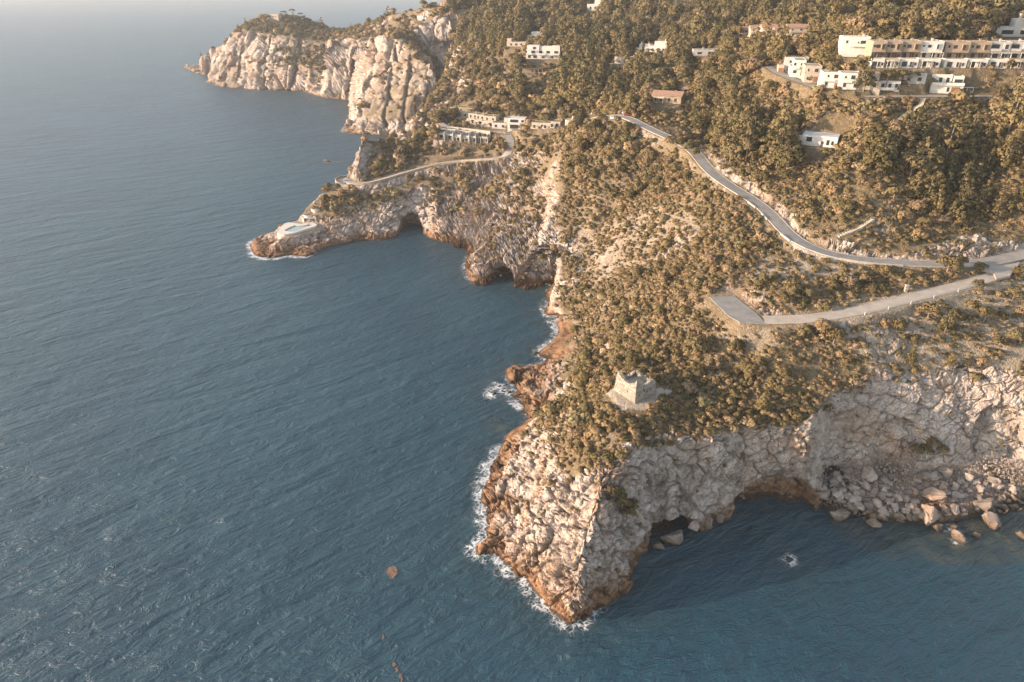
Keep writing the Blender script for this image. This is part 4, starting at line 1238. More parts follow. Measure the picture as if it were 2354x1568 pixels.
c = t.mix(low, c, t.ramp(t.noise(1.0, 5), [(0.3, (0.075, 0.054, 0.038)), (0.7, (0.20, 0.135, 0.085))]))
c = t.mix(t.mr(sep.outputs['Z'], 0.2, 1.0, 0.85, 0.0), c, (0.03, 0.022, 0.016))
t.setc(c, 0.9, t.bump(t.noise(2.2, 6, 0.7), 0.8, 0.25), 0.2)
t = NT("seaweed")
t.setc(t.mix(t.noise(1.8, 5, 0.7), (0.07, 0.045, 0.032), (0.26, 0.165, 0.115)), 0.75, t.bump(t.noise(4, 4), 0.8, 0.2))


def window(par, x, z, w, h, y, wall=None, shutter=False):
    """window on a wall whose outer face is at y, facing -y: frame (part) with its pane (sub-part)"""
    f = MB()
    f.box(x - w / 2 - .07, x - w / 2, y - .08, y + .05, z, z + h).box(x + w / 2, x + w / 2 + .07, y - .08, y + .05, z, z + h)
    f.box(x - w / 2 - .07, x + w / 2 + .07, y - .08, y + .05, z + h, z + h + .08).box(x - w / 2 - .12, x + w / 2 + .12, y - .14, y + .05, z - .08, z)
    fo_ = f.build("window", "dark_timber" if shutter else "white_paint", par)
    MB().box(x - w / 2, x + w / 2, y - .03, y + .04, z, z + h).build("pane", "window_glass", fo_)
    return fo_


def house(name, label, u, v, rz, w, d, h, wall="white_plaster", roof="gravel_roof", group=None, wins=(), cat="house", garage=None, doors=(), pergola=None, balcony=None, setback=None, chimney=None, gable=False, at=None, skirt=5.0, bay=(), parapet=0.35, wing=None, side_wins=(), fins=()):
    """a house whose front (facing -y before turning) stands at the ground point seen in direction (u, v)"""
    x, y, z = at or PADHIT.get((u, v)) or hit(u, v)
    r = empty(name, (x, y, z), R(rz))
    tag(r, label, cat, group)
    m = MB().box(-w / 2, w / 2, 0, d, -skirt, h)
    if setback:                                   # a second storey: (x0, x1, y0, y1, height)
        for sx0, sx1, sy0, sy1, sh in setback:
            m.box(sx0, sx1, sy0, sy1, h + 0.002, h + sh)
    if wing:                                      # lower wings: (x0, x1, y0, y1, height)
        for sx0, sx1, sy0, sy1, sh in wing:
            m.box(sx0, sx1, sy0, sy1, -skirt, sh)
    for fx0, fx1, fy0, fy1, fh in fins:
        m.box(fx0, fx1, fy0, fy1, -skirt, fh)
    if not gable and parapet:
        for (bx0, bx1, by0, by1, bz) in [(-w / 2, w / 2, 0, d, h)] + [(a, b, c_, e_, h + f_) for a, b, c_, e_, f_ in (setback or [])] + [(a, b, c_, e_, f_) for a, b, c_, e_, f_ in (wing or [])]:
            t_ = 0.22
            m.box(bx0, bx1, by0, by0 + t_, bz + .002, bz + parapet).box(bx0, bx1, by1 - t_, by1, bz + .002, bz + parapet)
            m.box(bx0, bx0 + t_, by0 + t_, by1 - t_, bz + .002, bz + parapet).box(bx1 - t_, bx1, by0 + t_, by1 - t_, bz + .002, bz + parapet)
    for bx, bz, bw, bh in bay:                    # boxes standing out of the wall
        m.box(bx - bw / 2, bx + bw / 2, -0.38, -0.002, bz, bz + bh)
    m.build("wall", wall, r)
    if gable:
        rf = MB().gable(-w / 2, w / 2, 0, d, h + .02, h + min(2.6, d * 0.23)).build("roof", "roof_tiles", r)
    else:
        q = MB().box(-w / 2 + .23, w / 2 - .23, .23, d - .23, h + .004, h + .16)
        for a, b, c_, e_, f_ in (setback or []):
            q.box(a + .23, b - .23, c_ + .23, e_ - .23, h + f_ + .004, h + f_ + .16)
        for a, b, c_, e_, f_ in (wing or []):
            q.box(a + .23, b - .23, c_ + .23, e_ - .23, f_ + .004, f_ + .16)
        rf = q.build("roof", roof, r)
    if chimney:
        for cx_, cy_, ch in chimney:
            ct = MB().box(cx_ - .35, cx_ + .35, cy_ - .35, cy_ + .35, h, h + ch).box(cx_ - .5, cx_ + .5, cy_ - .5, cy_ + .5, h + ch + .15, h + ch + .27)
            ct.box(cx_ - .3, cx_ - .2, cy_ - .3, cy_ + .3, h + ch, h + ch + .15).box(cx_ + .2, cx_ + .3, cy_ - .3, cy_ + .3, h + ch, h + ch + .15)
            ct.build("chimney", wall, rf)
    for wx, wz, ww, wh in wins:
        off = 0.0
        for bx, bz, bw, bh in bay:
            if abs(wx - bx) < bw / 2 and bz <= wz <= bz + bh:
                off = -0.38
        for sx0, sx1, sy0, sy1, sh in (setback or []):
            if wz > h and sx0 <= wx <= sx1:
                off = sy0
        for sx0, sx1, sy0, sy1, sh in (wing or []):
            if wz < sh and sx0 < wx < sx1 and sy0 < 0:
                off = sy0
        window(r, wx, wz, ww, wh, off, shutter=wall in ("tan_plaster", "warm_stone", "pink_plaster"))
    for wy, wz, ww, wh in side_wins:              # on the side wall facing -x
        fo_ = MB().box(-w / 2 - .08, -w / 2 + .05, wy - ww / 2 - .08, wy + ww / 2 + .08, wz - .08, wz + wh + .08).build("window", "white_paint", r)
        MB().box(-w / 2 - .10, -w / 2 - .082, wy - ww / 2, wy + ww / 2, wz, wz + wh).build("pane", "window_glass", fo_)
    for gx_, gw, gh, yy_ in (garage or []):
        MB().box(gx_ - gw / 2, gx_ + gw / 2, yy_ - .06, yy_ + .04, 0.05, gh).build("garage_door", "garage_wood", r)
    for dx_, dz_, dw_, dh_ in doors:
        dd_ = MB().box(dx_ - dw_ / 2, dx_ + dw_ / 2, -.06, .04, dz_, dz_ + dh_).build("door", "dark_timber", r)
        MB().box(dx_ + dw_ / 2 - .2, dx_ + dw_ / 2 - .1, -.12, -.062, dz_ + 1.0, dz_ + 1.12).build("handle", "rail_metal", dd_)
    for px0, px1, pd, ph in (pergola or []):
        p = MB()
        for q_ in range(3):
            xx_ = px0 + .1 + (px1 - px0 - .2) * q_ / 2
            p.box(xx_ - .08, xx_ + .08, -pd + .05, -pd + .21, -1.0, ph)
        for q_ in range(9):
            xx_ = px0 + (px1 - px0 - .1) * q_ / 8
            p.box(xx_, xx_ + .12, -pd - .2, -.01, ph, ph + .14)
        for q_ in range(6):
            yy_ = -pd + pd * q_ / 6
            p.box(px0 - .1, px1 + .1, yy_, yy_ + .3, ph + .142, ph + .19)
        p.build("pergola", "awning_cloth" if wall != "tan_plaster" else "dark_timber", r)
    for bx0, bx1, bz, bd in (balcony or []):
        b_ = MB().box(bx0, bx1, -bd, -.003, bz - .2, bz).box(bx0, bx1, -bd, -bd + .16, bz + .002, bz + .95).box(bx0, bx0 + .16, -bd + .162, -.003, bz + .002, bz + .95).box(bx1 - .16, bx1, -bd + .162, -.003, bz + .002, bz + .95)
        b_.build("balcony", wall, r)
    BUILT.append((x + math.sin(-R(rz)) * -0 - math.sin(R(rz)) * d / 2, y + math.cos(R(rz)) * d / 2, max(w, d) * 0.62))
    BUILT.append((x + math.sin(R(rz)) * 2.5, y - math.cos(R(rz)) * 2.5, w * 0.5))
    for k_ in range(1, 5 if y < 400 else 10):
        NOTREE.append((x * (1 - 6.0 * k_ / y), y - 6.0 * k_, w * 0.58))
    return r


# ------------------------------------------------------------------ roads
def ribbon(name, a, hw, mat, dzv=0.0, kind='structure', off=0.0, crown=0.05):
    """strip of road along centre line a (n x 3)"""
    n = len(a)
    tg = np.gradient(a[:, :2], axis=0); tg /= np.linalg.norm(tg, axis=1)[:, None] + 1e-9
    nr = np.stack([-tg[:, 1], tg[:, 0]], 1)
    ks = [-1, -0.5, 0, 0.5, 1]
    V = []; F = []
    for i in range(n):
        for k_ in ks:
            V.append((a[i, 0] + nr[i, 0] * (off + k_ * hw), a[i, 1] + nr[i, 1] * (off + k_ * hw), a[i, 2] + dzv + crown * (1 - abs(k_))))
    m = len(ks)
    for i in range(n - 1):
        for j in range(m - 1):
            F.append((i * m + j, i * m + j + 1, (i + 1) * m + j + 1, (i + 1) * m + j))
    me = bpy.data.meshes.new(name); me.from_pydata(V, [], F)
    me.polygons.foreach_set("use_smooth", np.ones(len(F), bool))
    me.materials.append(MATS[mat])
    bm = bmesh.new(); bm.from_mesh(me); bmesh.ops.recalc_face_normals(bm, faces=bm.faces)
    if sum(f.normal.z for f in bm.faces) < 0:
        bmesh.ops.reverse_faces(bm, faces=bm.faces)
    bm.to_mesh(me); bm.free()
    o = link(name, me)
    o["kind"] = kind
    return o


def edge_strip(a, off, w, h, base=0.5, s=0, e=None):
    """low kerb or parapet that follows the road edge, solid"""
    a = a[s:e]
    n = len(a)
    tg = np.gradient(a[:, :2], axis=0); tg /= np.linalg.norm(tg, axis=1)[:, None] + 1e-9
    nr = np.stack([-tg[:, 1], tg[:, 0]], 1)
    m = MB()
    for i in range(n):
        for o_, z_ in ((off, -base), (off + w, -base), (off + w, h), (off, h)):
            m.v.append((a[i, 0] + nr[i, 0] * o_, a[i, 1] + nr[i, 1] * o_, a[i, 2] + z_))
    for i in range(n - 1):
        for j in range(4):
            m.f.append((i * 4 + j, i * 4 + (j + 1) % 4, (i + 1) * 4 + (j + 1) % 4, (i + 1) * 4 + j))
    m.f += [(0, 1, 2, 3), (4 * n - 1, 4 * n - 2, 4 * n - 3, 4 * n - 4)]
    return m


ribbon("coastal_road", road_w['upper'][0], road_w['upper'][1], "asphalt", 0.02)
ribbon("lower_road", road_w['lower'][0], road_w['lower'][1], "worn_asphalt", 0.012)
ribbon("terrace_road", road_w['terrace'][0], road_w['terrace'][1], "worn_asphalt", 0.02)
ribbon("village_road", road_w['village'][0], road_w['village'][1], "worn_asphalt", 0.028)
ribbon("hillside_track", road_w["track"][0], 1.7, "path_earth", 0.02)
for p_ in road_w["track"][0][::2]:
    for k_ in (1, 2, 3):
        NOTREE.append((p_[0] * (1 - 5 * k_ / p_[1]), p_[1] - 5 * k_, 5.0))
ribbon("hilltop_road", road_w['hilltop'][0], road_w['hilltop'][1], "asphalt", 0.02)
ribbon("hilltop_lane", road_w['hilltop_right'][0], road_w['hilltop_right'][1], "worn_asphalt", 0.02)


def pad(name, pl, z, mat, th=0.5):
    p = [W(u, v, z)[:2] for u, v in pl]
    o = MB().prism(p, z - th, z).build(name, mat)
    o["kind"] = "structure"
    return o


pad("car_park", [(1630, 683), (1688, 680), (1740, 722), (1762, 745), (1700, 741), (1674, 726)], 43.03, "asphalt")
pad("road_junction", [(2225, 614), (2290, 600), (2353, 590), (2420, 590), (2353, 600), (2330, 618), (2322, 634), (2290, 641), (2283, 624)], 50.85, "worn_asphalt", 0.8)
pad("terrace_end", [(774, 413), (786, 408), (804, 410), (810, 420), (806, 427), (787, 425), (775, 419)], 24.06, "worn_asphalt", 1.5)
# kerbs
for nm, off, mt in (('upper', 2.75, "kerb_stone"), ('upper', -3.0, "kerb_stone"), ('lower', 2.4, "kerb_stone"), ('lower', -2.6, "kerb_stone"), ('terrace', 2.3, "kerb_stone")):
    o = edge_strip(road_w[nm][0], off, 0.25, 0.12, 0.4).build("kerb", mt); o["kind"] = "structure"


def near_idx(nm, u, v):
    a = road_w[nm][0]
    uu, vv = proj(a[:, 0], a[:, 1], a[:, 2])
    return int(np.argmin((uu - u) ** 2 + (vv - v) ** 2))


# low white parapets on the seaward edge of the coast road
for (ua, va, ub, vb, lb) in [(1726, 463, 1745, 470, "short white parapet on the seaward road edge above the scrub slope"), (1768, 492, 1783, 508, "white parapet at the straight stretch where the road turns downhill"),
                             (1800, 546, 1819, 562, "curved white parapet on the outside of the tight road bend"), (1938, 595, 2082, 610, "long white parapet along the level road towards the junction")]:
    i, j = sorted((near_idx('upper', ua, va), near_idx('upper', ub, vb)))
    a = road_w['upper'][0]
    side = 1 if True else -1
    o = edge_strip(a, 3.2, 0.4, 0.5, 1.2, max(0, i), max(i + 2, j + 1)).build("parapet_wall", "kerb_stone")
    tag(o, lb, "wall", "white parapets along the coast road")
# terrace road: sea wall and retaining wall
ta = road_w['terrace'][0]
pl = [W(u, v, 24)[:2] for u, v in [(812, 426), (800, 428.5), (786, 427), (774, 421), (770.5, 414), (776, 410), (786, 406.5), (800, 406)]]
m = MB()
pl_d = dense(pl, 1.2)
for (x0, y0), (x1, y1) in zip(pl_d[:-1], pl_d[1:]):
    dx, dy_ = x1 - x0, y1 - y0; L = math.hypot(dx, dy_); ax, ay = -dy_ / L * .25, dx / L * .25
    m.prism([(x0 - ax, y0 - ay), (x1 - ax, y1 - ay), (x1 + ax, y1 + ay), (x0 + ax, y0 + ay)], 15.0, 25.0)
tag(m.build("retaining_wall", "garden_wall_stone"), "curved stone retaining wall round the turning place above the sea", "wall")
iw = near_idx('terrace', 1160, 364)
tag(edge_strip(ta, -3.0, 0.4, 0.85, 2.5, 2, iw).build("parapet_wall", "garden_wall_stone"), "long low stone parapet on the seaward side of the terrace road", "wall")

# guard rail beside the lower road
la = road_w['lower'][0]
g_ = empty("guard_rail", tuple(la[len(la) // 2]))
tag(g_, "low timber guard rail on pale posts along the lower road", "guard rail")
gl = Vector(g_.location)
for k_ in range(3, len(la) - 6, 2):
    tg = la[k_ + 1] - la[k_ - 1]; L = math.hypot(tg[0], tg[1]); nx_, ny_ = -tg[1] / L, tg[0] / L
    sgn = -1
    px_, py_, pz_ = la[k_, 0] + sgn * nx_ * -3.0 - gl.x, la[k_, 1] + sgn * ny_ * -3.0 - gl.y, la[k_, 2] - gl.z
    MB().box(px_ - .09, px_ + .09, py_ - .09, py_ + .09, pz_ - .8, pz_ + .95).build("post", "white_paint", g_)
m = edge_strip(la - np.array([gl.x, gl.y, gl.z + 0]), 2.92, 0.1, 0.8, -0.62, 3, len(la) - 6)
m.build("rail", "rail_metal", g_)


x, y, z = hit(2080, 672)
pl_ = empty("stone_pillar", (x, y, z)); tag(pl_, "single grey stone pillar with a cap beside the lower road", "pillar")
MB().box(-.45, .45, -.45, .45, -1, 2.5).build("shaft", "garden_wall_stone", pl_); MB().box(-.6, .6, -.6, .6, 2.502, 2.75).build("cap", "kerb_stone", pl_)
# stepped footpaths
def stairs(name, label, line, w=1.6):
    ptsw = dense([hit(u, v) for u, v in line], 0.9)
    o0 = ptsw[0]
    r = empty(name, o0)
    tag(r, label, "steps")
    st = MB(); cus = (MB(), MB())
    for a, b in zip(ptsw[:-1], ptsw[1:]):
        dx, dy_ = b[0] - a[0], b[1] - a[1]; L = math.hypot(dx, dy_) + 1e-6; ax, ay = -dy_ / L * w / 2, dx / L * w / 2
        x0, y0, x1, y1 = a[0] - o0[0], a[1] - o0[1], b[0] - o0[0], b[1] - o0[1]
        zt = max(a[2], b[2]) - o0[2] + 0.45
        st.prism([(x0 - ax, y0 - ay), (x1 - ax, y1 - ay), (x1 + ax, y1 + ay), (x0 + ax, y0 + ay)], zt - 2.0, zt)
        for s_ in (1, -1):
            bx, by = ax * s_ * 1.16, ay * s_ * 1.16
            cus[0 if s_ > 0 else 1].prism([(x0 + ax * s_ * 1.01, y0 + ay * s_ * 1.01), (x1 + ax * s_ * 1.01, y1 + ay * s_ * 1.01), (x1 + bx, y1 + by), (x0 + bx, y0 + by)][::s_], zt - 2.0, zt + 0.18)
        BUILT.append((a[0], a[1], w * 1.1))
    st.build("tread", "path_earth", r)
    for cu in cus:
        cu.build("edging", "kerb_stone", r)
    return r


stairs("stone_steps", "pale stepped footpath winding down the wooded slope below the hilltop lane", [(2057, 296), (2066, 282), (2075, 269), (2098, 257), (2115, 245), (2121, 229)])
stairs("stone_steps", "reddish stepped footpath climbing through scrub above the road bend", [(1925, 547), (1950, 537), (1974, 527), (2006, 506)], 1.3)

# ------------------------------------------------------------------ ruined tower
zt_ = 31.4
TN = np.array(W(1458.6, 927.5, zt_)); TL = np.array(W(1411, 896, zt_)); TR = np.array(W(1507, 905, zt_)); TB = TL + TR - TN
tc_ = (TN + TB) / 2
tower = empty("ruined_tower", (tc_[0], tc_[1], zt_))
tag(tower, "roofless ruined square watchtower of pale stone on the cape", "tower")
corners = [TL - tc_, TN - tc_, TR - tc_, TB - tc_]
NPER = 26
trng = np.random.default_rng(3)
# top height along the four walls (left corner -> near corner -> right corner -> back corner)
tops = [[7.3, 6.9, 6.3, 5.9, 5.6, 5.5, 5.6, 5.9, 6.4, 7.4], [7.4, 7.1, 5.9, 4.8, 4.6, 5.0, 5.5, 5.9, 5.2, 4.2], [4.2, 5.0, 5.0, 4.6, 4.3, 4.2, 4.4, 4.6, 4.6, 4.4], [4.4, 4.6, 4.4, 4.0, 3.9, 4.3, 5.0, 5.7, 6.4, 7.3]]
ring = []
for s_ in range(4):
    a, b = corners[s_], corners[(s_ + 1) % 4]
    for k_ in range(NPER):
        f = k_ / NPER
        tp = 0.88 * np.interp(f * 9, range(10), tops[s_]) + trng.normal() * 0.09
        ring.append((a * (1 - f) + b * f, tp))
n = len(ring); NV_ = 14
V = []; F = []
for p, tp in ring:                       # outer face with batter, then inner face
    for j in range(NV_ + 1):
        z_ = -1.5 + (tp + 1.5) * j / NV_
        k_ = 1 - 0.013 * max(z_, 0)
        rn = trng.normal(size=2) * 0.035
        V.append((p[0] * k_ + rn[0], p[1] * k_ + rn[1], z_))
    for j in range(5):
        z_ = tp - (tp - 2.6) * (j / 4) + (trng.normal() * .06 if j == 0 else 0)
        k_ = 0.74 - 0.004 * j
        V.append((p[0] * k_ + trng.normal() * .04, p[1] * k_ + trng.normal() * .04, z_))
st = NV_ + 6
for i in range(n):
    i2 = (i + 1) % n
    for j in range(st - 1):
        F.append((i * st + j, i2 * st + j, i2 * st + j + 1, i * st + j + 1))
me = bpy.data.meshes.new("tower_wall"); me.from_pydata([tuple(v_) for v_ in V], [], F)
bm = bmesh.new(); bm.from_mesh(me); bmesh.ops.recalc_face_normals(bm, faces=bm.faces); bm.to_mesh(me); bm.free()
me.materials.append(MATS["rubble_masonry"])
wall_o = link("wall", me, tower)
fl = MB().prism([tuple(c_[:2] * 0.76) for c_ in corners], 1.6, 2.6).build("floor", "path_earth", tower)
for s_, zc, f0, f1 in ((0, 3.8, 0.08, 1.0), (1, 3.8, 0.0, 0.42), (1, 3.8, 0.6, 0.92)):
    a, b = corners[s_], corners[(s_ + 1) % 4]
    p = (a + (b - a) * f0)[:2]; q = (a + (b - a) * f1)[:2]
    k_ = 1 - 0.013 * zc
    MB().prism([tuple(p * (k_ - .01)), tuple(p * (k_ + .022)), tuple(q * (k_ + .022)), tuple(q * (k_ - .01))], zc, zc + 0.22).build("string_course", "kerb_stone", tower)
for s_, f, z_, w_, h_ in ((0, .62, 1.9, .22, .8), (1, .42, 2.6, .45, .6), (1, .55, 1.9, .4, .55), (1, .60, 2.5, .35, .5), (1, .38, 3.4, .4, .5), (1, .72, 2.3, .3, .5), (1, .2, 1.7, .3, .35)):
    a, b = corners[s_], corners[(s_ + 1) % 4]
    dr = (b - a)[:2] / np.linalg.norm((b - a)[:2]); k_ = 1 - .013 * z_
    c_ = (a + (b - a) * f)[:2] * k_
    nn = np.array([dr[1], -dr[0]])
    if np.dot(nn, c_) < 0: nn = -nn
    pp = [c_ - dr * w_ / 2 - nn * .25, c_ + dr * w_ / 2 - nn * .25, c_ + dr * w_ / 2 + nn * .05, c_ - dr * w_ / 2 + nn * .05]
    MB().prism([tuple(q) for q in pp], z_, z_ + h_).build("loophole_shade", "window_glass", tower)  # dark block stands in for the shade inside the hole; no glazing
BUILT.append((tc_[0], tc_[1], 6.2)); BUILT.append((TN[0], TN[1] - 1.5, 4.0)); BUILT.append((TL[0] - 1, TL[1] - 2.5, 3.5))

# ------------------------------------------------------------------ sea-water pool on the point
zp = 7.75
outer = [(636.6, 536), (641, 538.5), (654, 539), (667, 537), (680, 534), (690, 530.5), (700, 527), (712, 523.5), (725, 520), (729, 516), (722, 513), (711.5, 511), (701, 513), (691, 515), (679, 513), (664, 511), (655, 513), (648, 518), (643, 524), (639, 530)]
poolp = [(652, 530), (656, 527.5), (662, 524.5), (670, 521), (676.7, 518), (685, 518.7), (695, 518.5), (704, 517.5), (711.5, 517), (713, 518.5), (704, 521), (695, 524), (690, 527), (684, 530), (678, 532), (672.5, 533), (665, 533), (659, 532.2)]
ow = np.array([W(u, v, zp)[:2] for u, v in outer]); pw_ = np.array([W(u, v, zp)[:2] for u, v in poolp])


def resample(p, n):
    q = np.vstack([p, p[:1]]); s_ = np.r_[0, np.cumsum(np.linalg.norm(np.diff(q, axis=0), axis=1))]
    tt = np.linspace(0, s_[-1], n, endpoint=False)
    return np.stack([np.interp(tt, s_, q[:, 0]), np.interp(tt, s_, q[:, 1])], 1)


sgn_a = lambda q: np.sign(np.sum(q[:, 0] * np.roll(q[:, 1], -1) - np.roll(q[:, 0], -1) * q[:, 1]))
if sgn_a(ow) != sgn_a(pw_):
    pw_ = pw_[::-1]
pc = pw_.mean(0)
po = resample(pw_, 64); oo = resample(ow, 64)
# match starts by angle
ang = lambda p: np.arctan2(p[:, 1] - pc[1], p[:, 0] - pc[0])
oo = np.roll(oo, -int(np.argmin(np.linalg.norm(oo - po[0], axis=1))), 0)
pool = empty("swimming_pool", (pc[0], pc[1], zp))
tag(pool, "freeform sea-side swimming pool in a pale plaster terrace on the point", "pool")
V = []; F = []
o2 = oo - pc; p2 = po - pc
for P_, z_ in ((o2, -5.0), (o2, 0.0), (p2 * 1.0, 0.0), (p2, -1.0)):
    V += [(a, b, z_) for a, b in P_]
for r_ in range(3):
    for i in range(64):
        F.append((r_ * 64 + i, r_ * 64 + (i + 1) % 64, (r_ + 1) * 64 + (i + 1) % 64, (r_ + 1) * 64 + i))
me = bpy.data.meshes.new("terrace"); me.from_pydata(V, [], F)
bm = bmesh.new(); bm.from_mesh(me); bmesh.ops.recalc_face_normals(bm, faces=bm.faces); bm.to_mesh(me); bm.free()
me.materials.append(MATS["deck_plaster"])
link("terrace", me, pool)
rimm = MB()
for i in range(64):
    a, b = p2[i], p2[(i + 1) % 64]
    rimm.prism([tuple(a * 0.985), tuple(b * 0.985), tuple(b * 1.05), tuple(a * 1.05)], -0.3, 0.10)
rimm.build("coping", "white_plaster", pool)
me = bpy.data.meshes.new("pool_water"); me.from_pydata([(a, b, -0.42) for a, b in p2], [], [tuple(range(64))]); me.materials.append(MATS["pool_water"])
link("pool_water", me, pool)
BUILT.append((pc[0], pc[1], 13)); BUILT.append((pc[0] + 8, pc[1] + 3, 9))
# white curved bathing pavilion
bx_, by_, bz_ = hit(711, 508)
pav = empty("bathing_pavilion", (bx_, by_, bz_))
tag(pav, "white curved bathing pavilion stepping up the rock behind the pool", "pavilion")


def arcwall(m, cx_, cy_, r_, a0, a1, th, z0, z1, n=18):
    for i in range(n):
        q0 = a0 + (a1 - a0) * i / n; q1 = a0 + (a1 - a0) * (i + 1) / n
        m.prism([(cx_ + math.cos(q) * rr, cy_ + math.sin(q) * rr) for q, rr in ((q0, r_), (q1, r_), (q1, r_ + th), (q0, r_ + th))], z0, z1)


m = MB(); arcwall(m, 3.2, 6.0, 2.4, 0, 2 * math.pi, .3, 1.0, 6.0, 28); arcwall(m, 3.2, 6.0, 2.7, 0, 2 * math.pi, .25, 4.6, 6.1, 28); m.build("round_turret", "white_plaster", pav)
m = MB(); arcwall(m, -1.2, 4.2, 3.2, R(180), R(320), .3, 1.6, 3.0); arcwall(m, 3.2, 1.2, 1.9, R(40), R(140), .3, 1.6, 3.0); m.build("curved_parapet", "white_plaster", pav)
m = MB().box(-4.0, 4.6, 2.2, 7.5, -2.0, 1.6); m.build("lower_storey", "cream_plaster", pav)
m = MB().box(-4.2, 4.8, 0.2, 2.15, 1.35, 1.6); m.box(4.0, 4.35, .4, .75, -2, 1.35); m.box(-0.2, .1, .4, .75, -2, 1.35); arcwall(m, -3.2, 1.2, 1.0, R(90), R(270), .3, -1.5, 1.35); m.build("loggia", "white_plaster", pav)
MB().box(-2.2, -0.8, 2.12, 2.19, -0.8, 1.0).build("opening", "window_glass", pav)
MB().box(1.0, 3.2, 2.12, 2.19, -0.8, 1.0).build("opening", "window_glass", pav)
MB().box(-3.2, -2.0, 7.2, 8.6, 1.6, 4.2).build("white_kiosk", "white_plaster", pav)

# ------------------------------------------------------------------ houses on the upper hill
def unit_wins(k, tall=False):
    return [(-3.3, 4.6, .8, .9), (-1.0, 4.3, 1.0, 1.35), (2.4, 3.9, .9, 1.9)]


zrow = 107.0
RowU = [(2015, 'tan', "ivy-covered tan terrace house at the end of the upper hilltop row"), (2048, 'tan', "plain tan terrace house beside the ivy-covered one"), (2087, 'tan', "tan terrace house next to the white house in the upper hilltop row"), (2134, 'white', "bright white terrace house before the gap in the upper hilltop row"),
        (2193, 'tan', "tan terrace house just past the gap in the hilltop row"), (2244, 'tan', "tan terrace house with recessed balcony adjoining the pale balcony houses"), (2291, 'grey', "pale house with white balcony in the upper hilltop row"), (2336, 'grey', "pale balcony house closing the hilltop row by the frame edge")]
wx_ = {0: 31, 1: 35, 2: 43, 3: 50, 4: 53, 5: 47, 6: 45, 7: 45}
for i, (u, kd, lb) in enumerate(RowU):
    tY = 322.0
    x, y, z = W(u, 136 + (1.5 if i > 3 else 0), None, tY)
    tt = 322 / (cp - (136 - CY) / FP * sp)
    w = wx_[i] * tt / FP
    wallm = {'tan': "tan_plaster", 'white': "white_plaster", 'grey': "grey_plaster"}[kd]
    s_ = w / 9.6
    wn_ = [(-3.3 * s_, 4.9, .8, .8), (-0.9 * s_, 4.6, 1.5, 1.2), (2.4 * s_, 4.1, 1.0, 1.9), (-2.6 * s_, .5, 1.8, 2.1), (1.2 * s_, .4, 1.6, 2.2)]
    if kd == 'grey':
        wn_ = [(-2.4 * s_, 4.3, 3.6, 1.9), (2.6 * s_, 4.3, 1.6, 1.9), (-2.0 * s_, .4, 3.2, 2.2), (2.0 * s_, .4, 1.6, 2.2)]
    house("terrace_house", lb, 0, 0, -7, w - 0.05, 9.0, 6.9, wallm, "gravel_roof", "terraced houses of the upper hilltop row", wn_, at=(x, y, z), skirt=9,
          bay=[(2.4 * s_, 3.8, 1.6, 2.5)] if kd != 'grey' else [(2.6 * s_, 3.9, 2.6, 2.7)], pergola=[(-w / 2 + .3, w / 2 - .3, 2.6, 2.75)], doors=[(3.6 * s_, .05, .95, 2.1)],
          balcony=[(-w / 2 + .2, .2, 3.6, 1.1)] if kd == 'grey' else None, chimney=[(1.5, 5.0, 0.9)])
    # the garden flat below it, a building of its own with its own terrace
    gx_, gy_, gz_ = W(u, 155 + (1 if i > 3 else 0), None, tY - 6.5)
    gl_ = ["white garden flat with striped blinds below the ivy-covered house", "garden flat with wide shaded porch below the second tan house", "low garden flat half hidden by shrubs below the third tan house", "small garden flat with glass doors below the white terrace house",
           "white garden flat with slanting awning past the row gap", "garden flat with timber fence and olive tree on its terrace", "garden flat with a deep porch and blue table", "stone-edged garden flat below the last balcony house"][i]
    house("garden_flat", gl_, 0, 0, -7, w * .9, 4.2, 3.3, "white_plaster" if i not in (1, 7) else "cream_plaster", "grass_roof", "garden flats below the hilltop row",
          [(-2.2 * s_, .25, 2.2, 2.1), (0.9 * s_, .25, 1.0, 2.0), (3.0 * s_, .7, 1.0, 1.3)], at=(gx_, gy_, gz_), skirt=7, pergola=[(-w * .4, 0.2, 2.0, 2.6)] if i % 2 else None, parapet=0.25, doors=[(2.0 * s_, .05, .8, 2.1)])
x, y, z = PADHIT[(1964, 130)]
house("villa", "white stepped villa with grass roofs at the head of the hilltop row", 0, 0, -12, 12.6, 9, 4.4, "white_plaster", "gravel_roof", None, [(-4.2, 5.3, .9, 1.2), (2.6, 5.2, 2.2, 1.3), (.6, 5.4, .6, .7), (5.0, 1.0, 1.5, 1.5)], at=(x, y, z), skirt=8,
      setback=[(-6.3, 5.4, 1.2, 8.8, 3.4)], wing=[(-4.5, 7.5, 9.2, 15, 7.0)], balcony=[(-3.0, 5.9, 4.3, 1.2)], chimney=[(3.0, 5, 4.4)])
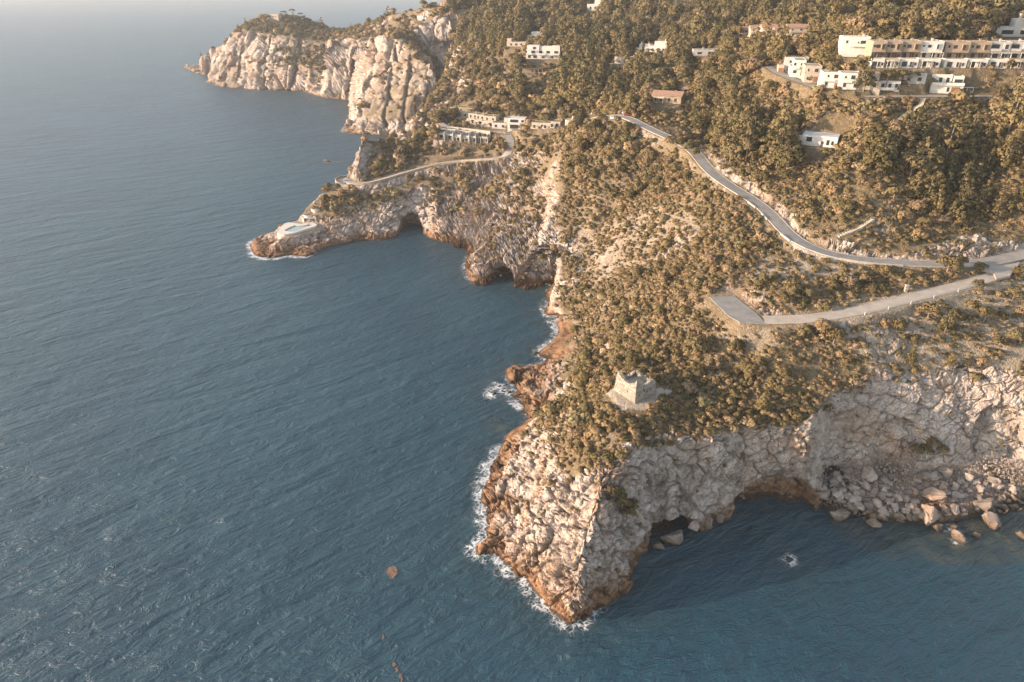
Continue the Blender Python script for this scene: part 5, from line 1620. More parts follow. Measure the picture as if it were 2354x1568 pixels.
# second street
S2 = [(1793, 167, 2.6, 5, 3.0, "cream_plaster", "gravel_roof", "single garage with orange wooden door beside the hilltop road bend", dict(garage=[(0, 2.1, 2.1, 0)], wins=[], parapet=.3), "garage"),
      (1829, 150, 10.8, 6, 3.2, "grey_plaster", "grass_roof", "long low house with grassy roof standing highest on the second street", dict(wins=[(-2.6, .9, 1.2, 1.2), (1.2, .8, 1.2, 1.3), (3.8, .8, 1.2, 1.3)]), "house"),
      (1832, 174, 6.4, 12, 3.4, "white_plaster", "grass_roof", "white stepped house with sloping white awnings and grass roof", dict(wins=[(-1.4, 1.0, 1.6, 1.3), (1.6, 4.2, 1.4, 1.2), (-1.6, 4.2, 1.0, 1.2)], setback=[(-1.8, 3.2, 2.0, 11.8, 2.9)], doors=[(1.7, .05, 1.0, 2.1)], balcony=[(-3.0, 0.2, 3.3, 1.3)]), "house"),
      (1866, 189, 7.6, 13, 3.2, "cream_plaster", "gravel_roof", "cream house with orange garage door and grey side wall", dict(garage=[(1.6, 2.5, 2.3, 0)], wins=[(-2.2, .9, .9, 1.4), (1.2, 4.0, 1.7, 1.6), (-2.2, 4.2, .8, 1.3)], setback=[(-3.8, 3.4, 1.6, 12.8, 3.2)]), "house"),
      (1909, 203, 8.6, 10, 3.0, "white_plaster", "gravel_roof", "white house with low garage, between the olive tree and brown shrub", dict(garage=[(2.4, 2.5, 2.2, 0)], wins=[(-2.2, .9, 1.2, 1.6), (1.6, 3.9, 1.8, 1.5), (-1.6, 4.2, .8, 1.0)], setback=[(-4.0, 3.8, 1.8, 9.8, 3.0)], balcony=[(-4.2, 1.0, 3.0, 1.0)]), "house"),
      (1951, 206, 8.4, 10, 3.0, "white_plaster", "gravel_roof", "white house partly hidden by the tall pointed pine", dict(wins=[(-2.2, .9, 1.2, 1.6), (2.2, .8, 1.6, 1.5), (1.0, 3.9, 1.7, 1.6), (-2.0, 4.2, .8, 1.0)], setback=[(-4.0, 3.8, 1.8, 9.8, 3.1)], balcony=[(-3.8, .4, 3.0, 1.0)]), "house"),
      (1997, 207, 8.6, 10, 3.1, "cream_plaster", "gravel_roof", "cream and white house behind the pointed pine, beside umbrella pines", dict(wins=[(-2.2, .9, 1.2, 1.6), (1.8, .9, 1.2, 1.5), (1.0, 3.9, 1.6, 1.3), (-2.2, 4.0, 1.2, 1.3)], setback=[(-4.0, 3.4, 1.8, 9.8, 3.0)]), "house"),
      (2041, 208, 8.4, 9, 3.2, "white_plaster", "pale_roof", "white house with a curved bay behind two umbrella pine trunks", dict(wins=[(-2.6, .9, 1.4, 1.5), (0.2, .9, 1.2, 1.5), (2.8, .9, 1.2, 1.5)], balcony=[(-3.8, 1.8, .2, 2.2)], doors=[(3.7, .05, .8, 2.1)]), "house"),
      (2100, 192, 8.6, 9, 3.6, "grey_plaster", "pale_roof", "grey flat-roofed house set back behind the umbrella pines", dict(wins=[(-2.4, 1.0, 1.2, 1.5), (1.8, 1.0, 1.6, 1.5)]), "house"),
      (2172, 216, 12.6, 8.5, 3.3, "white_plaster", "grass_roof", "large white house with orange garage door on the hilltop lane", dict(garage=[(3.4, 3.2, 2.5, 0)], wins=[(-2.6, 4.0, 1.4, 2.0), (.2, 4.0, 1.2, 2.0), (4.2, 4.1, 3.2, 1.4), (0.6, .6, 1.0, 1.8)], setback=[(-6.2, 1.8, 2.2, 8.3, 3.6), (2.3, 6.1, 1.4, 8.3, 3.2)], chimney=[(-1, 5, 4.6)], balcony=[(-6.2, 6.2, 3.3, .8)]), "house")]
for u, v, w, d_, h_, wm, rm, lb, kw, nm in S2:
    w_in = kw.pop('wins')
    house(nm, lb, u, v, -14, w, d_, h_, wm, rm, "houses along the second hilltop street", w_in, cat=nm, **kw)


def carport(u, v, w, d_, h_, lb, rz=-8):
    x, y, z = hit(u, v)
    r = empty("carport", (x, y, z), R(rz)); tag(r, lb, "carport")
    MB().box(-w / 2, w / 2, 0, d_, h_, h_ + .22).build("roof", "pale_roof", r)
    for sx_ in (-w / 2 + .15, 0, w / 2 - .15):
        MB().box(sx_ - .1, sx_ + .1, .1, .3, -1, h_ - .002).build("post", "white_plaster", r)
    MB().box(-w / 2, w / 2, d_ - .25, d_ - .02, -1, h_ - .002).build("wall", "garden_wall_stone", r)
    BUILT.append((x, y + d_ / 2, w * .6))
    return x, y, z


carport(2220, 216, 5.2, 5, 2.3, "dark open carport dug into the bank beside the big white house")
cpx, cpy, cpz = carport(2330, 218, 10.5, 5.5, 2.4, "long pale-roofed carport sheltering a dark car at the hilltop lane")
# terracotta roofed houses
for u, v, w, d_, h_, lb in [(1709, 86, 9, 8, 4.6, "terracotta-roofed house at the west end of the tiled row"), (1737, 86.5, 8, 8, 5.6, "white-walled tiled house second from the west end of its row"), (1766, 87, 9, 8, 5.8, "tallest tiled house in the terracotta row with a white balcony"), (1795, 87, 8, 7.5, 4.0, "low terracotta-roofed house at the east end of the tiled row"),
                            (1832, 87, 12, 8, 5.4, "separate white house with terracotta roof beside the tiled row")]:
    house("tiled_house", lb, u, v, -6, w, d_, h_, "cream_plaster", "roof_tiles", "terracotta-roofed houses on the hill", [(-w * .3, h_ - 1.9, 1.1, 1.3), (w * .12, h_ - 1.9, 1.4, 1.4), (w * .3, .7, 1.2, 1.5), (-w * .22, .6, 1.4, 1.6)], gable=True, chimney=[(w * .2, d_ * .6, 1.6)], skirt=6, balcony=[(-w * .4, w * .4, h_ - 2.4, 1.0)])
house("villa", "modern white flat-roofed villa with tall chimney tower on the crest", 2325, 84, -8, 15, 8, 3.8, "white_plaster", "pale_roof", None, [(-2.4, 1.0, 5.2, 1.7), (4.2, 1.0, 2.0, 1.7)], setback=[(1.0, 6.0, 2.5, 7.5, 3.4)], chimney=[(3.5, 5, 5.6)], skirt=7)
house("villa", "white flat-roofed house with pale slab roof amid pines above the road", 1880, 337, -28, 14, 9, 4.0, "white_plaster", "pale_roof", None, [(-4.0, 1.6, 2.2, 1.9), (3.4, .8, 1.2, 2.1), (5.2, 1.0, 1.0, 1.6)], parapet=.18, setback=None, skirt=7, side_wins=[(4.5, 1.4, 2.6, 1.9)], wing=[(-10.0, -7.02, 2.0, 6.5, 2.5)], doors=[(1.2, .05, 1.0, 2.1)])
# stone villa above the coast road
house("villa", "stone villa with terracotta roof stepping up the wood above the road", 1530, 237, -24, 16, 9, 3.8, "warm_stone", "roof_tiles", None, [(-5.4, .9, 1.6, 1.7), (-2.2, .9, 1.6, 1.7), (1.6, 1.0, 1.2, 1.5), (5.0, 1.0, 1.2, 1.5)], gable=True, chimney=[(4, 5, 2.0)], skirt=6, pergola=[(-7.8, -1.0, 3.0, 2.6)])
house("villa", "upper stone wing of the terracotta villa with a square chimney", 1567, 218, -24, 9, 7, 4.4, "warm_stone", "roof_tiles", None, [(-2.0, 1.4, 1.2, 1.5), (2.0, 1.4, 1.1, 1.5)], gable=True, chimney=[(2.6, 3.6, 2.2)], skirt=6)
# mid hillside
house("apartment_house", "white three-storey block of stepped apartments with awnings in the pinewood", 1247, 136, -10, 27, 9, 3.2, "white_plaster", "pale_roof", None,
      [(-10.8, .6, 2.2, 2.0), (-6.2, .6, 3.0, 2.0), (0.4, .6, 3.0, 2.0), (7.4, .6, 3.0, 2.0), (-8.0, 3.9, 3.2, 2.0), (-2.0, 3.9, 2.6, 2.0), (4.0, 3.9, 3.0, 2.0), (10.5, 3.9, 3.2, 2.0), (-7.0, 7.0, 2.4, 1.8)], setback=[(-13, -3.2, 1.6, 8.8, 6.2), (-3.1, 5.6, 2.4, 8.8, 5.6), (5.7, 13.4, 1.8, 8.8, 6.0)],
      balcony=[(-13.2, -8.4, 3.3, 1.4), (-4.2, 2.2, 3.3, 1.4), (5.8, 13.2, 3.3, 1.4), (-13, -9, 6.4, 1.2)], pergola=[(-2.4, 1.6, 2.6, 2.6), (4.4, 9.2, 2.6, 2.6)], skirt=7)
house("villa", "cream villa with glazed corner room just uphill of the white apartments", 1186, 107, -14, 17, 8, 3.4, "cream_plaster", "gravel_roof", None, [(-4.6, .7, 1.6, 1.8), (0, .7, 2.2, 1.8), (4.6, .7, 1.8, 1.8)], setback=[(-8.3, -4.6, 1, 7.6, 2.6)], skirt=6)
house("villa", "white villa with flat terrace roof above the cream villa", 1226, 91, -14, 16, 8, 3.2, "white_plaster", "pale_roof", None, [(-4.6, .7, 1.6, 1.8), (0, .7, 2.0, 1.8), (4.6, .7, 1.6, 1.8)], setback=[(-2.6, 7.6, 2, 7.6, 2.8)], skirt=6)
house("villa", "round-walled stone house with grass roof at the edge of the pinewood", 1430, 147, -30, 12, 9, 4.2, "cream_plaster", "grass_roof", None, [(-2.6, 1.0, .9, 1.2)], skirt=6, wing=[(6.4, 11.5, 3.0, 9, 5.4)])
house("villa", "white house with terracotta terraces standing by a tall cypress", 1477, 122, -16, 12, 9, 3.0, "white_plaster", "roof_tiles", None, [(-3.6, .6, 1.5, 1.8), (.2, .6, 1.5, 1.8), (3.8, .6, 1.5, 1.8)], setback=[(-3.2, 5.4, 2.2, 8.6, 2.6)], chimney=[(-2, 5, 4.0), (3.4, 6, 4.2)], skirt=6)
house("villa", "taller white house with terracotta edges on the far side of the cypress", 1511, 121, -16, 13, 9, 4.2, "white_plaster", "roof_tiles", None, [(-3.8, .8, 1.5, 2.0), (.2, .8, 1.5, 2.0), (4.0, .8, 1.5, 2.0)], setback=[(-3.0, 5.8, 2.6, 8.6, 2.8)], chimney=[(4.4, 6, 4.4)], skirt=6)
house("bungalow", "long low bungalow with grassy flat roof and dark glazed front", 1625, 128, -8, 19, 8, 3.2, "grey_plaster", "grass_roof", None, [(4.4, .5, 8.2, 2.0), (-5.2, .8, 3.0, 1.4)], chimney=[(-3.0, 4, 1.3)], skirt=6, parapet=.5)
house("villa", "modern white villa at the very top of the hillside", 1366, 24, -12, 15, 9, 5.2, "white_plaster", "pale_roof", None, [(-4.0, 1.0, 1.8, 2.2), (.4, 1.0, 1.4, 2.2), (4.8, 2.6, 1.8, 2.0)], setback=[(-.5, 7.3, 2.4, 8.8, 3.4)], skirt=7)
tag(MB().box(-14, 14, 0, .6, -3, 3.2).box(-14.2, -13.4, -.3, .9, -3, 3.8).box(13.4, 14.2, -.3, .9, -3, 3.8).build("garden_wall", "garden_wall_stone", None, hit(1318, 16), R(-8)), "long ochre stone terrace wall beside the villa at the hilltop", "wall")
house("tiled_house", "brown house with terracotta roof at the top edge of the view", 1556, 9, -10, 26, 9, 3.6, "warm_stone", "roof_tiles", None, [(-5, .8, 1.6, 1.6), (0, .8, 1.6, 1.6), (5, .8, 1.6, 1.6)], gable=True, skirt=7, chimney=[(6, 5, 1.6)])
house("villa", "pink house among trees at the top of the pale crag", 1021, 20, -18, 9.5, 9, 6.2, "pink_plaster", "roof_tiles", None, [(-2.2, 3.6, 1.3, 1.7), (1.6, 3.6, 1.3, 1.7), (-1.2, .8, 1.3, 1.7)], gable=True, skirt=6)
house("chapel", "small white house perched on the rim of the pale crag", 966, 47, -22, 8, 6.5, 4.2, "white_plaster", "pale_roof", None, [(-1.8, 1.4, .9, 1.4), (1.4, 1.4, .9, 1.4)], cat="house", skirt=5, wing=[(4.1, 7.0, 1.0, 5.5, 3.0)], chimney=[(2.4, 4.2, 3.2)])
house("villa", "cream villa under umbrella pines on top of the far headland", 628, 43, -14, 17, 9, 5.2, "cream_plaster", "gravel_roof", None, [(-4.6, 1.2, 1.8, 2.2), (0, 1.2, 1.8, 2.2), (4.4, 1.2, 1.8, 2.2)], skirt=6)
# open-fronted shelter below the apartments
x, y, z = hit(1223, 168)
r = empty("roadside_shelter", (x, y, z), R(-4)); tag(r, "long brown open-fronted shelter on the track below the white apartments", "shelter")
MB().box(-8, 8, 0, 4.5, 2.9, 3.25).build("roof", "dark_timber", r)
for k_ in range(6):
    MB().box(-7.9 + k_ * 3.1, -7.5 + k_ * 3.1, .1, .5, -1.5, 2.898).build("post", "tan_plaster", r)
MB().box(-8, 8, 4.2, 4.48, -1.5, 2.898).build("wall", "tan_plaster", r)
BUILT.append((x, y, 8))

# ------------------------------------------------------------------ terraced village by the cove
for i, (u, v, w, h_, lb) in enumerate([(1060, 281, 8.5, 3.2, "stepped stone holiday house at the seaward end of the upper village row"), (1083, 285, 7.2, 3.3, "stone holiday house second from the sea in the upper village row"), (1100, 288, 6.8, 3.3, "stone holiday house third from the sea in the upper village row"), (1122, 292, 9.5, 3.4, "wide stone holiday house with satellite dish in the upper village row")]):
    house("holiday_house", lb, u, v, -22, w, 9, h_, "cream_plaster", "grass_roof", "stone holiday houses of the upper village row", [(-w * .28, .5, 1.4, 2.0), (w * .2, .5, 2.0, 2.0), (-w * .2, h_ + .5, 1.2, 1.9), (w * .26, h_ + .7, 1.6, 1.5)], setback=[(-w / 2 + .2, w * .5 - .1, 2.4, 8.8, 3.0)], balcony=[(-w * .05, w * .46, h_ - .1, 1.6)], pergola=[(-w * .45, w * .1, 2.2, 2.5)], chimney=[(w * .15, 6, 3.7)], skirt=5)
house("holiday_house", "pair of stone houses with grass roofs behind the upper village row", 1062, 258, -16, 22, 8, 3.4, "warm_stone", "grass_roof", "stone holiday houses of the upper village row", [(-7, .8, 1.6, 1.6), (-1, .8, 1.6, 1.6), (6, .8, 1.6, 1.6)], chimney=[(4, 4, 1.2), (-5, 4, 1.2)], skirt=6)
house("holiday_house", "low grey house between the stone row and the modern white house", 1150, 296, -16, 12, 10, 3.4, "grey_plaster", "grass_roof", None, [(-3.2, .8, 1.8, 1.7), (1.8, .8, 1.8, 1.7)], setback=[(1.6, 5.8, 3, 9.6, 3.0)], skirt=5)
house("villa", "modern white house with wide balcony over dark garages in the village", 1186, 297, -10, 11.5, 9, 3.2, "white_plaster", "pale_roof", None, [(-1.6, 3.9, 5.4, 1.8), (4.0, 3.9, 1.8, 1.6), (-1.4, .2, 5.6, 2.4)], setback=[(-5.6, 5.6, 1.8, 8.8, 2.9)], balcony=[(-5.6, 3.0, 3.25, 1.4)], skirt=5, wing=[(5.8, 10.5, .5, 7, 2.4)])
V2 = [(1019, 319), (1038, 321.5), (1057, 323.5), (1076, 325.5), (1094, 327), (1110, 328)]
for i, (u, v) in enumerate(V2):
    lb = ["lower row holiday house at the seaward end, beside the dark wood", "second holiday house from the sea in the lower row below the arcade", "third holiday house from the sea in the lower row, with wide awning", "fourth holiday house from the sea in the lower row below the arcade", "fifth lower row holiday house, next to the landward end house", "end house of the lower village row with plain stone gable wall"][i]
    house("row_house", lb, u, v, -20, 7.6, 8, 2.9 + .25 * (i % 2), fins=[(-4.15, -3.83, -2.6 - .5 * (i % 2), 7.6, 6.2 - .5 * (i % 2)), (3.83, 4.1, -2.0, 7.6, 3.9)], wall= "grey_plaster" if i < 5 else "cream_plaster", roof="grass_roof", group="holiday houses of the lower village row", wins=[(-1.6, .4, 2.4, 2.0), (2.4, .4, 1.2, 2.0), (.4, 3.6, 3.6, 1.9)], setback=[(-3.7, 3.7, 2.4 + .8 * (i % 3), 7.8, 2.7)], balcony=[(-3.7, 3.7, 3.1, 1.2)], pergola=[(-3.6, 1.0, 2.4, 2.4)] if i in (2, 3) else None, chimney=[(2.6, 5.4, 3.5)], skirt=5)
# arcaded retaining wall of the village road
a0_ = np.array(W(1036, 306, None, 476.0)); a1_ = np.array(W(1126, 317, None, 458.0))
L_ = np.linalg.norm((a1_ - a0_)[:2]); rz_ = math.degrees(math.atan2(a1_[1] - a0_[1], a1_[0] - a0_[0]))
r = empty("arcade_wall", (a0_[0], a0_[1], a0_[2]), R(rz_)); tag(r, "long pale retaining wall with a row of dark arches under the village road", "wall")
m = MB(); nA = 12; aw = L_ / nA; dz_ = (a1_[2] - a0_[2]) / L_
for k_ in range(nA):
    x0 = k_ * aw; zb = dz_ * x0
    m.box(x0, x0 + .6, 0, 1.2, zb - 3, zb + 3.6)
    for q in range(6):           # arch head
        q0 = math.pi - math.pi * q / 6; q1 = math.pi - math.pi * (q + 1) / 6; rr = (aw - .6) / 2; cx_ = x0 + .6 + rr
        m.prism([(cx_ + rr * math.cos(q0), 0), (cx_ + rr * math.cos(q1), 0), (cx_ + rr * math.cos(q1), 1.2), (cx_ + rr * math.cos(q0), 1.2)], [zb + 1.5 + 0.9 * math.sin(q0), zb + 1.5 + 0.9 * math.sin(q1)] * 1 + [zb + 1.5 + 0.9 * math.sin(q1), zb + 1.5 + 0.9 * math.sin(q0)], zb + 3.6)
m.build("arcade", "cream_plaster", r)
MB().prism([(0, 1.22), (L_, 1.22), (L_, 1.6), (0, 1.6)], [-3, dz_ * L_ - 3, dz_ * L_ - 3, -3], [3.3, dz_ * L_ + 3.3, dz_ * L_ + 3.3, 3.3]).build("recess_shade", "dark_timber", r)  # dark sheet coloured as the shade inside the arches; no timber there
MB().prism([(-.2, -.12), (L_ + .2, -.12), (L_ + .2, .5), (-.2, .5)], [3.62, dz_ * L_ + 3.62, dz_ * L_ + 3.62, 3.62], [4.3, dz_ * L_ + 4.3, dz_ * L_ + 4.3, 4.3]).build("parapet", "cream_plaster", r)
for k_ in range(10):
    q = a0_ + (a1_ - a0_) * k_ / 9
    BUILT.append((q[0], q[1] - 1, 3.5))
for i, (u, v, w, lb) in enumerate([(1239, 295, 10, "low white bungalow with terracotta pots in the village gardens"), (1262, 296, 8, "white bungalow between low walls in the village gardens"), (1276, 293, 6, "smallest white bungalow by the grey-green olive tree")]):
    house("bungalow", lb, u, v, -18, w, 7, 3.0, "cream_plaster", "grass_roof", "bungalows in the village gardens", [(-w * .25, .5, 1.6, 1.9), (w * .2, .5, 1.8, 1.9)], skirt=5, wing=[(-w / 2, 0, -2.4, -.02, 1.0)])
# round stone hotel
x, y, z = hit(1330, 293)
r = empty("round_hotel", (x, y, z)); tag(r, "round stone building with grassy flat roof and white chimneys", "hotel")
BUILT.append((x, y + 6, 11))


def disc(m, cx_, cy_, r_, z0, z1, n=28):
    m.prism([(cx_ + r_ * math.cos(2 * math.pi * i / n), cy_ + r_ * math.sin(2 * math.pi * i / n)) for i in range(n)], z0, z1)


m = MB(); disc(m, 2.0, 6.0, 6.2, -5, 4.4); disc(m, -4.5, 4.5, 3.6, -5, 4.0); m.build("wall", "warm_stone", r)
m = MB(); disc(m, 2.0, 6.0, 5.8, 4.402, 4.6); m.box(2, 16, 6, 15, 3.6, 4.58); m.build("roof", "grass_roof", r)
for cx_, cy_ in ((-3.6, 1.4), (1.4, .2), (12.0, 9.0), (15.0, 12.0), (9.0, 14.0)):
    m = MB(); disc(m, cx_, cy_, .75, 0, 5.6, 14); disc(m, cx_, cy_, .4, 5.6, 6.4, 10); m.build("chimney", "white_plaster", r)
for a_ in (-120, -95, -70, -45):
    q = R(a_)
    w_ = MB().box(-.45, .45, -.1, .1, .8, 2.6).build("window", "window_glass", r, (2 + 6.22 * math.cos(q), 6 + 6.22 * math.sin(q), 0), q + math.pi / 2)


# ------------------------------------------------------------------ cars
t = NT("tyre_rubber"); t.setc((0.02, 0.02, 0.02), 0.8)
for nm, c_ in (("car_white", (0.75, 0.75, 0.74)), ("car_red", (0.50, 0.10, 0.045)), ("car_dark", (0.035, 0.045, 0.07)), ("car_silver", (0.5, 0.5, 0.5))):
    t = NT(nm); t.setc(c_, 0.25, None, 0.5); t.b.inputs['Coat Weight'].default_value = 0.5
t = NT("headlight_glass"); t.setc((0.8, 0.8, 0.78), 0.1, None, 0.5)


def car(lb, pos, rz, paint, group=None):
    r = empty("parked_car", pos, R(rz)); tag(r, lb, "car", group)
    prof = [(-2.1, .35), (-2.15, .75), (-1.95, .95), (-1.5, 1.38), (-.3, 1.47), (.5, 1.40), (1.1, .98), (1.95, .85), (2.15, .6), (2.1, .32)]
    V = []; F = []
    for sgn in (-1, 1):
        for x_, z_ in prof:
            V.append((x_, sgn * (.86 if z_ < 1 else .66), z_))
    n_ = len(prof)
    F += [tuple(range(n_)), tuple(n_ + n_ - 1 - i for i in range(n_))]
    F += [(i, n_ + i, n_ + (i + 1) % n_, (i + 1) % n_) for i in range(n_)]
    m = MB(); m.v = V; m.f = F
    m.build("body", paint, r, bevel=0.05)
    # glass: windscreen, rear window and side windows, proud of the body
    m = MB()
    for sgn in (-1, 1):
        k_ = len(m.v)
        m.v += [(-1.75, sgn * .815, 1.02), (.95, sgn * .835, 1.0), (.45, sgn * .70, 1.34), (-1.42, sgn * .70, 1.33), (-1.75, sgn * .80, 1.02), (.95, sgn * .80, 1.0), (.45, sgn * .60, 1.34), (-1.42, sgn * .60, 1.33)]
        m.f += [(k_, k_ + 1, k_ + 2, k_ + 3), (k_, k_ + 4, k_ + 5, k_ + 1), (k_ + 3, k_ + 2, k_ + 6, k_ + 7)]
    m.build("side_window", "window_glass", r)
    MB().prism([(1.12, -.70), (1.14, .70), (.54, .58), (.54, -.58)], [1.0, 1.0, 1.405, 1.405], [1.03, 1.03, 1.43, 1.43]).build("windscreen", "window_glass", r)
    MB().prism([(-1.98, -.70), (-1.98, .70), (-1.53, .58), (-1.53, -.58)], [.98, .98, 1.385, 1.385], [1.01, 1.01, 1.41, 1.41]).build("rear_window", "window_glass", r)
    for x_ in (-1.3, 1.3):
        for sgn in (-1, 1):
            wl = MB().tube((x_, sgn * .70, .31), (x_, sgn * .9, .31), .31, 14).build("wheel", "tyre_rubber", r)
            MB().tube((x_, sgn * .88, .31), (x_, sgn * .915, .31), .19, 10).build("rim", "car_silver", wl)
    for sgn in (-1, 1):
        MB().box(2.08, 2.17, sgn * .62 - .16, sgn * .62 + .16, .58, .74).build("headlight", "headlight_glass", r)


cz = 76.0
a = road_w['upper'][0]
for (u, v, pn, lb) in [(1441, 266.5, "car_red", "orange-red car parked in front of the pale cars at the road head"), (1439, 262.5, "car_white", "white car parked between the red car and the silver car"), (1436, 259.0, "car_silver", "silver car parked farthest back in the row at the road head")]:
    car(lb, hit(u, v)[:2] + (hit(u, v)[2] + .1,), 8, pn, "cars parked at the road head")
car("silver car standing alone on the turning place above the sea", W(798, 414.5, 24.1), 6, "car_silver")
car("dark blue car parked under the long carport", (cpx - 2.2, cpy + 2.6, cpz + .1), -6, "car_dark")
car("pale car half hidden by bushes below the round hotel", hit(1409, 274)[:2] + (hit(1409, 274)[2] + .15,), 60, "car_white")
# ------------------------------------------------------------------ boulders and sea rocks
brng = np.random.default_rng(21)


def rock_mesh(i, n=16, sx=1.0, sy=0.8, sz=0.7):
    bm = bmesh.new()
    for k_ in range(n):
        d_ = brng.normal(size=3); d_ /= np.linalg.norm(d_)
        q = 0.88 + 0.2 * brng.random()
        bm.verts.new((d_[0] * q * sx * .5, d_[1] * q * sy * .5, d_[2] * q * sz * .5))
    rs = bmesh.ops.convex_hull(bm, input=bm.verts)
    bmesh.ops.delete(bm, geom=[v_ for v_ in bm.verts if not v_.link_faces], context='VERTS')
    bmesh.ops.bevel(bm, geom=list(bm.edges), offset=0.018, segments=1, affect='EDGES', clamp_overlap=True)
    bmesh.ops.triangulate(bm, faces=bm.faces)
    bmesh.ops.subdivide_edges(bm, edges=list(bm.edges), cuts=2, use_grid_fill=True)
    co = np.array([v_.co[:] for v_ in bm.verts])
    o_ = i * 13.7
    nz_ = 0.04 * fbm(co[:, 0] + o_, co[:, 1], co[:, 2], .35, 4, 3) - 0.05 * np.exp(-(worley(co[:, 0] * 3.2 + o_, co[:, 1] * 3.2, co[:, 2] * 3.2, 4)[1] / .12) ** 2)
    bm.normal_update()
    for v_, q in zip(bm.verts, nz_):
        v_.co += v_.normal * q
    me = bpy.data.meshes.new("boulder_%d" % i)
    bm.to_mesh(me); bm.free()
    me.polygons.foreach_set("use_smooth", np.ones(len(me.polygons), bool))
    me.set_sharp_from_angle(angle=R(28))
    me.materials.append(MATS["boulder_rock"])
    return me


RK = [rock_mesh(i, 13 + i % 5, 1.0, .72 + .06 * (i % 4), .55 + .07 * (i % 5)) for i in range(10)]


def beach(cx_, cy_):
    return 1666 + cx_ * .36643, 746.8 + cy_ * .36643


def boulder(u, v, wpx, label, group, mi=None, rz=None, sink=.10, squash=1.0, cat="boulder", name="boulder", lift=0.0):
    x, y, z = hit(u, v)
    if z < 0.3:
        z = 0.0
    tt = y * cp - (z - CAM_H) * sp
    s_ = wpx * tt / FP
    o = link(name, RK[mi if mi is not None else int(brng.integers(0, 10))], None, (x, y, z + s_ * (.28 - sink) * squash + lift), R(rz) if rz is not None else brng.random() * 6.28)
    o.scale = (s_, s_, s_ * squash)
    o.rotation_euler[0] = brng.normal() * .2; o.rotation_euler[1] = brng.normal() * .2
    tag(o, label, cat, group)
    return o


BIG = [(690, 1200, 190, "broad flat pale boulder lying half in the water at the beach corner"), (800, 1150, 90, "blocky pale boulder leaning behind the broad flat one"), (715, 1088, 85, "squarish boulder in the shade of the cliff foot"),
       (895, 945, 150, "long pale slab high on the boulder beach"), (845, 868, 60, "small white block perched under the cliff scar"), (1250, 960, 85, "upright pale block standing on the rubble"), (1385, 935, 105, "tilted pale block beside the dark bush"),
       (1300, 1090, 180, "largest rounded boulder in the middle of the beach"), (1100, 1095, 95, "dark grey boulder just seaward of the upright block"), (1052, 1158, 85, "brown boulder near the waterline, middle of the beach"), (990, 1185, 95, "dark wedge boulder at the waterline"),
       (1128, 1172, 88, "smooth brown boulder beside the big dark waterline block"), (1250, 1212, 175, "big dark brown block at the waterline below the largest boulder"), (1360, 1162, 95, "brown boulder to the seaward of the largest boulder"), (1430, 1170, 105, "slanting dark boulder at the east side of the waterline heap"),
       (1160, 1218, 62, "small wet boulder wedged at the waterline"), (1095, 1240, 55, "pointed wet stone standing in the shallows"), (930, 1262, 115, "rust-red low boulder awash in front of the heap"), (1610, 1130, 150, "ragged pale boulder alone above the shallows"),
       (1665, 1245, 150, "sunlit orange boulder standing out in the shallows"), (1460, 1345, 120, "sunlit orange rock with foam around it"), (1575, 1325, 60, "small wave-washed rock east of the foaming orange rock"), (1850, 1335, 75, "orange rock at the very edge of the frame"),
       (1755, 1335, 22, "tiny orange rock alone in the water"), (1000, 1030, 75, "pale angular boulder above the dark heap"), (925, 1062, 85, "pale split boulder west of the angular one"), (1440, 1020, 75, "grey boulder behind the largest one"), (1600, 1040, 85, "flat grey boulder toward the frame edge"), (1180, 1118, 90, "blocky grey boulder left of the largest rounded one"), (1340, 1272, 62, "low wet rock beyond the waterline heap")]
for cx_, cy_, w_, lb in BIG:
    u, v = beach(cx_, cy_)
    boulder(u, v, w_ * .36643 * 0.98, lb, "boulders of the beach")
nB = 0
ords = ["pale", "grey", "brownish", "weathered"]
cells = {}
for k_ in range(1600):
    cx_ = 590 + 1290 * brng.random(); cy_ = 905 + 330 * brng.random()
    lo_ = np.interp(cx_, [590, 750, 900, 1100, 1300, 1500, 1700, 1880], [1000, 905, 960, 960, 930, 930, 980, 1010])
    hi_ = np.interp(cx_, [590, 750, 900, 1100, 1300, 1500, 1700, 1880], [1130, 1150, 1260, 1240, 1250, 1190, 1200, 1180])
    if not (lo_ < cy_ < hi_) or nB >= 268:
        continue
    u, v = beach(cx_, cy_)
    w_ = 30 + 62 * brng.random() ** 1.7
    z_ = "in the shaded west corner" if cx_ < 850 else "amid the middle of the beach" if cx_ < 1300 else "on the east part of the beach"
    q_ = "at the foot of the cliff" if cy_ < lo_ + 90 else "close to the water" if cy_ > hi_ - 70 else "half way down the rubble"
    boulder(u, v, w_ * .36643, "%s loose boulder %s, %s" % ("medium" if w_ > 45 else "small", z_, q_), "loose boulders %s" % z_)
    nB += 1
# pebbles between the boulders
pts_ = []
for k_ in range(9000):
    cx_ = 580 + 1350 * brng.random(); cy_ = 890 + 330 * brng.random()
    u, v = beach(cx_, cy_)
    a_ = W(u, v, 4.0)
    x, y = a_[0], a_[1]
    z = float(samp(H, x, y))
    if z < 0.15 or z > 11: continue
    pts_.append((x, y, z + .15, (.4 + 1.2 * brng.random() ** 2.5)))
RUBBLE = pts_
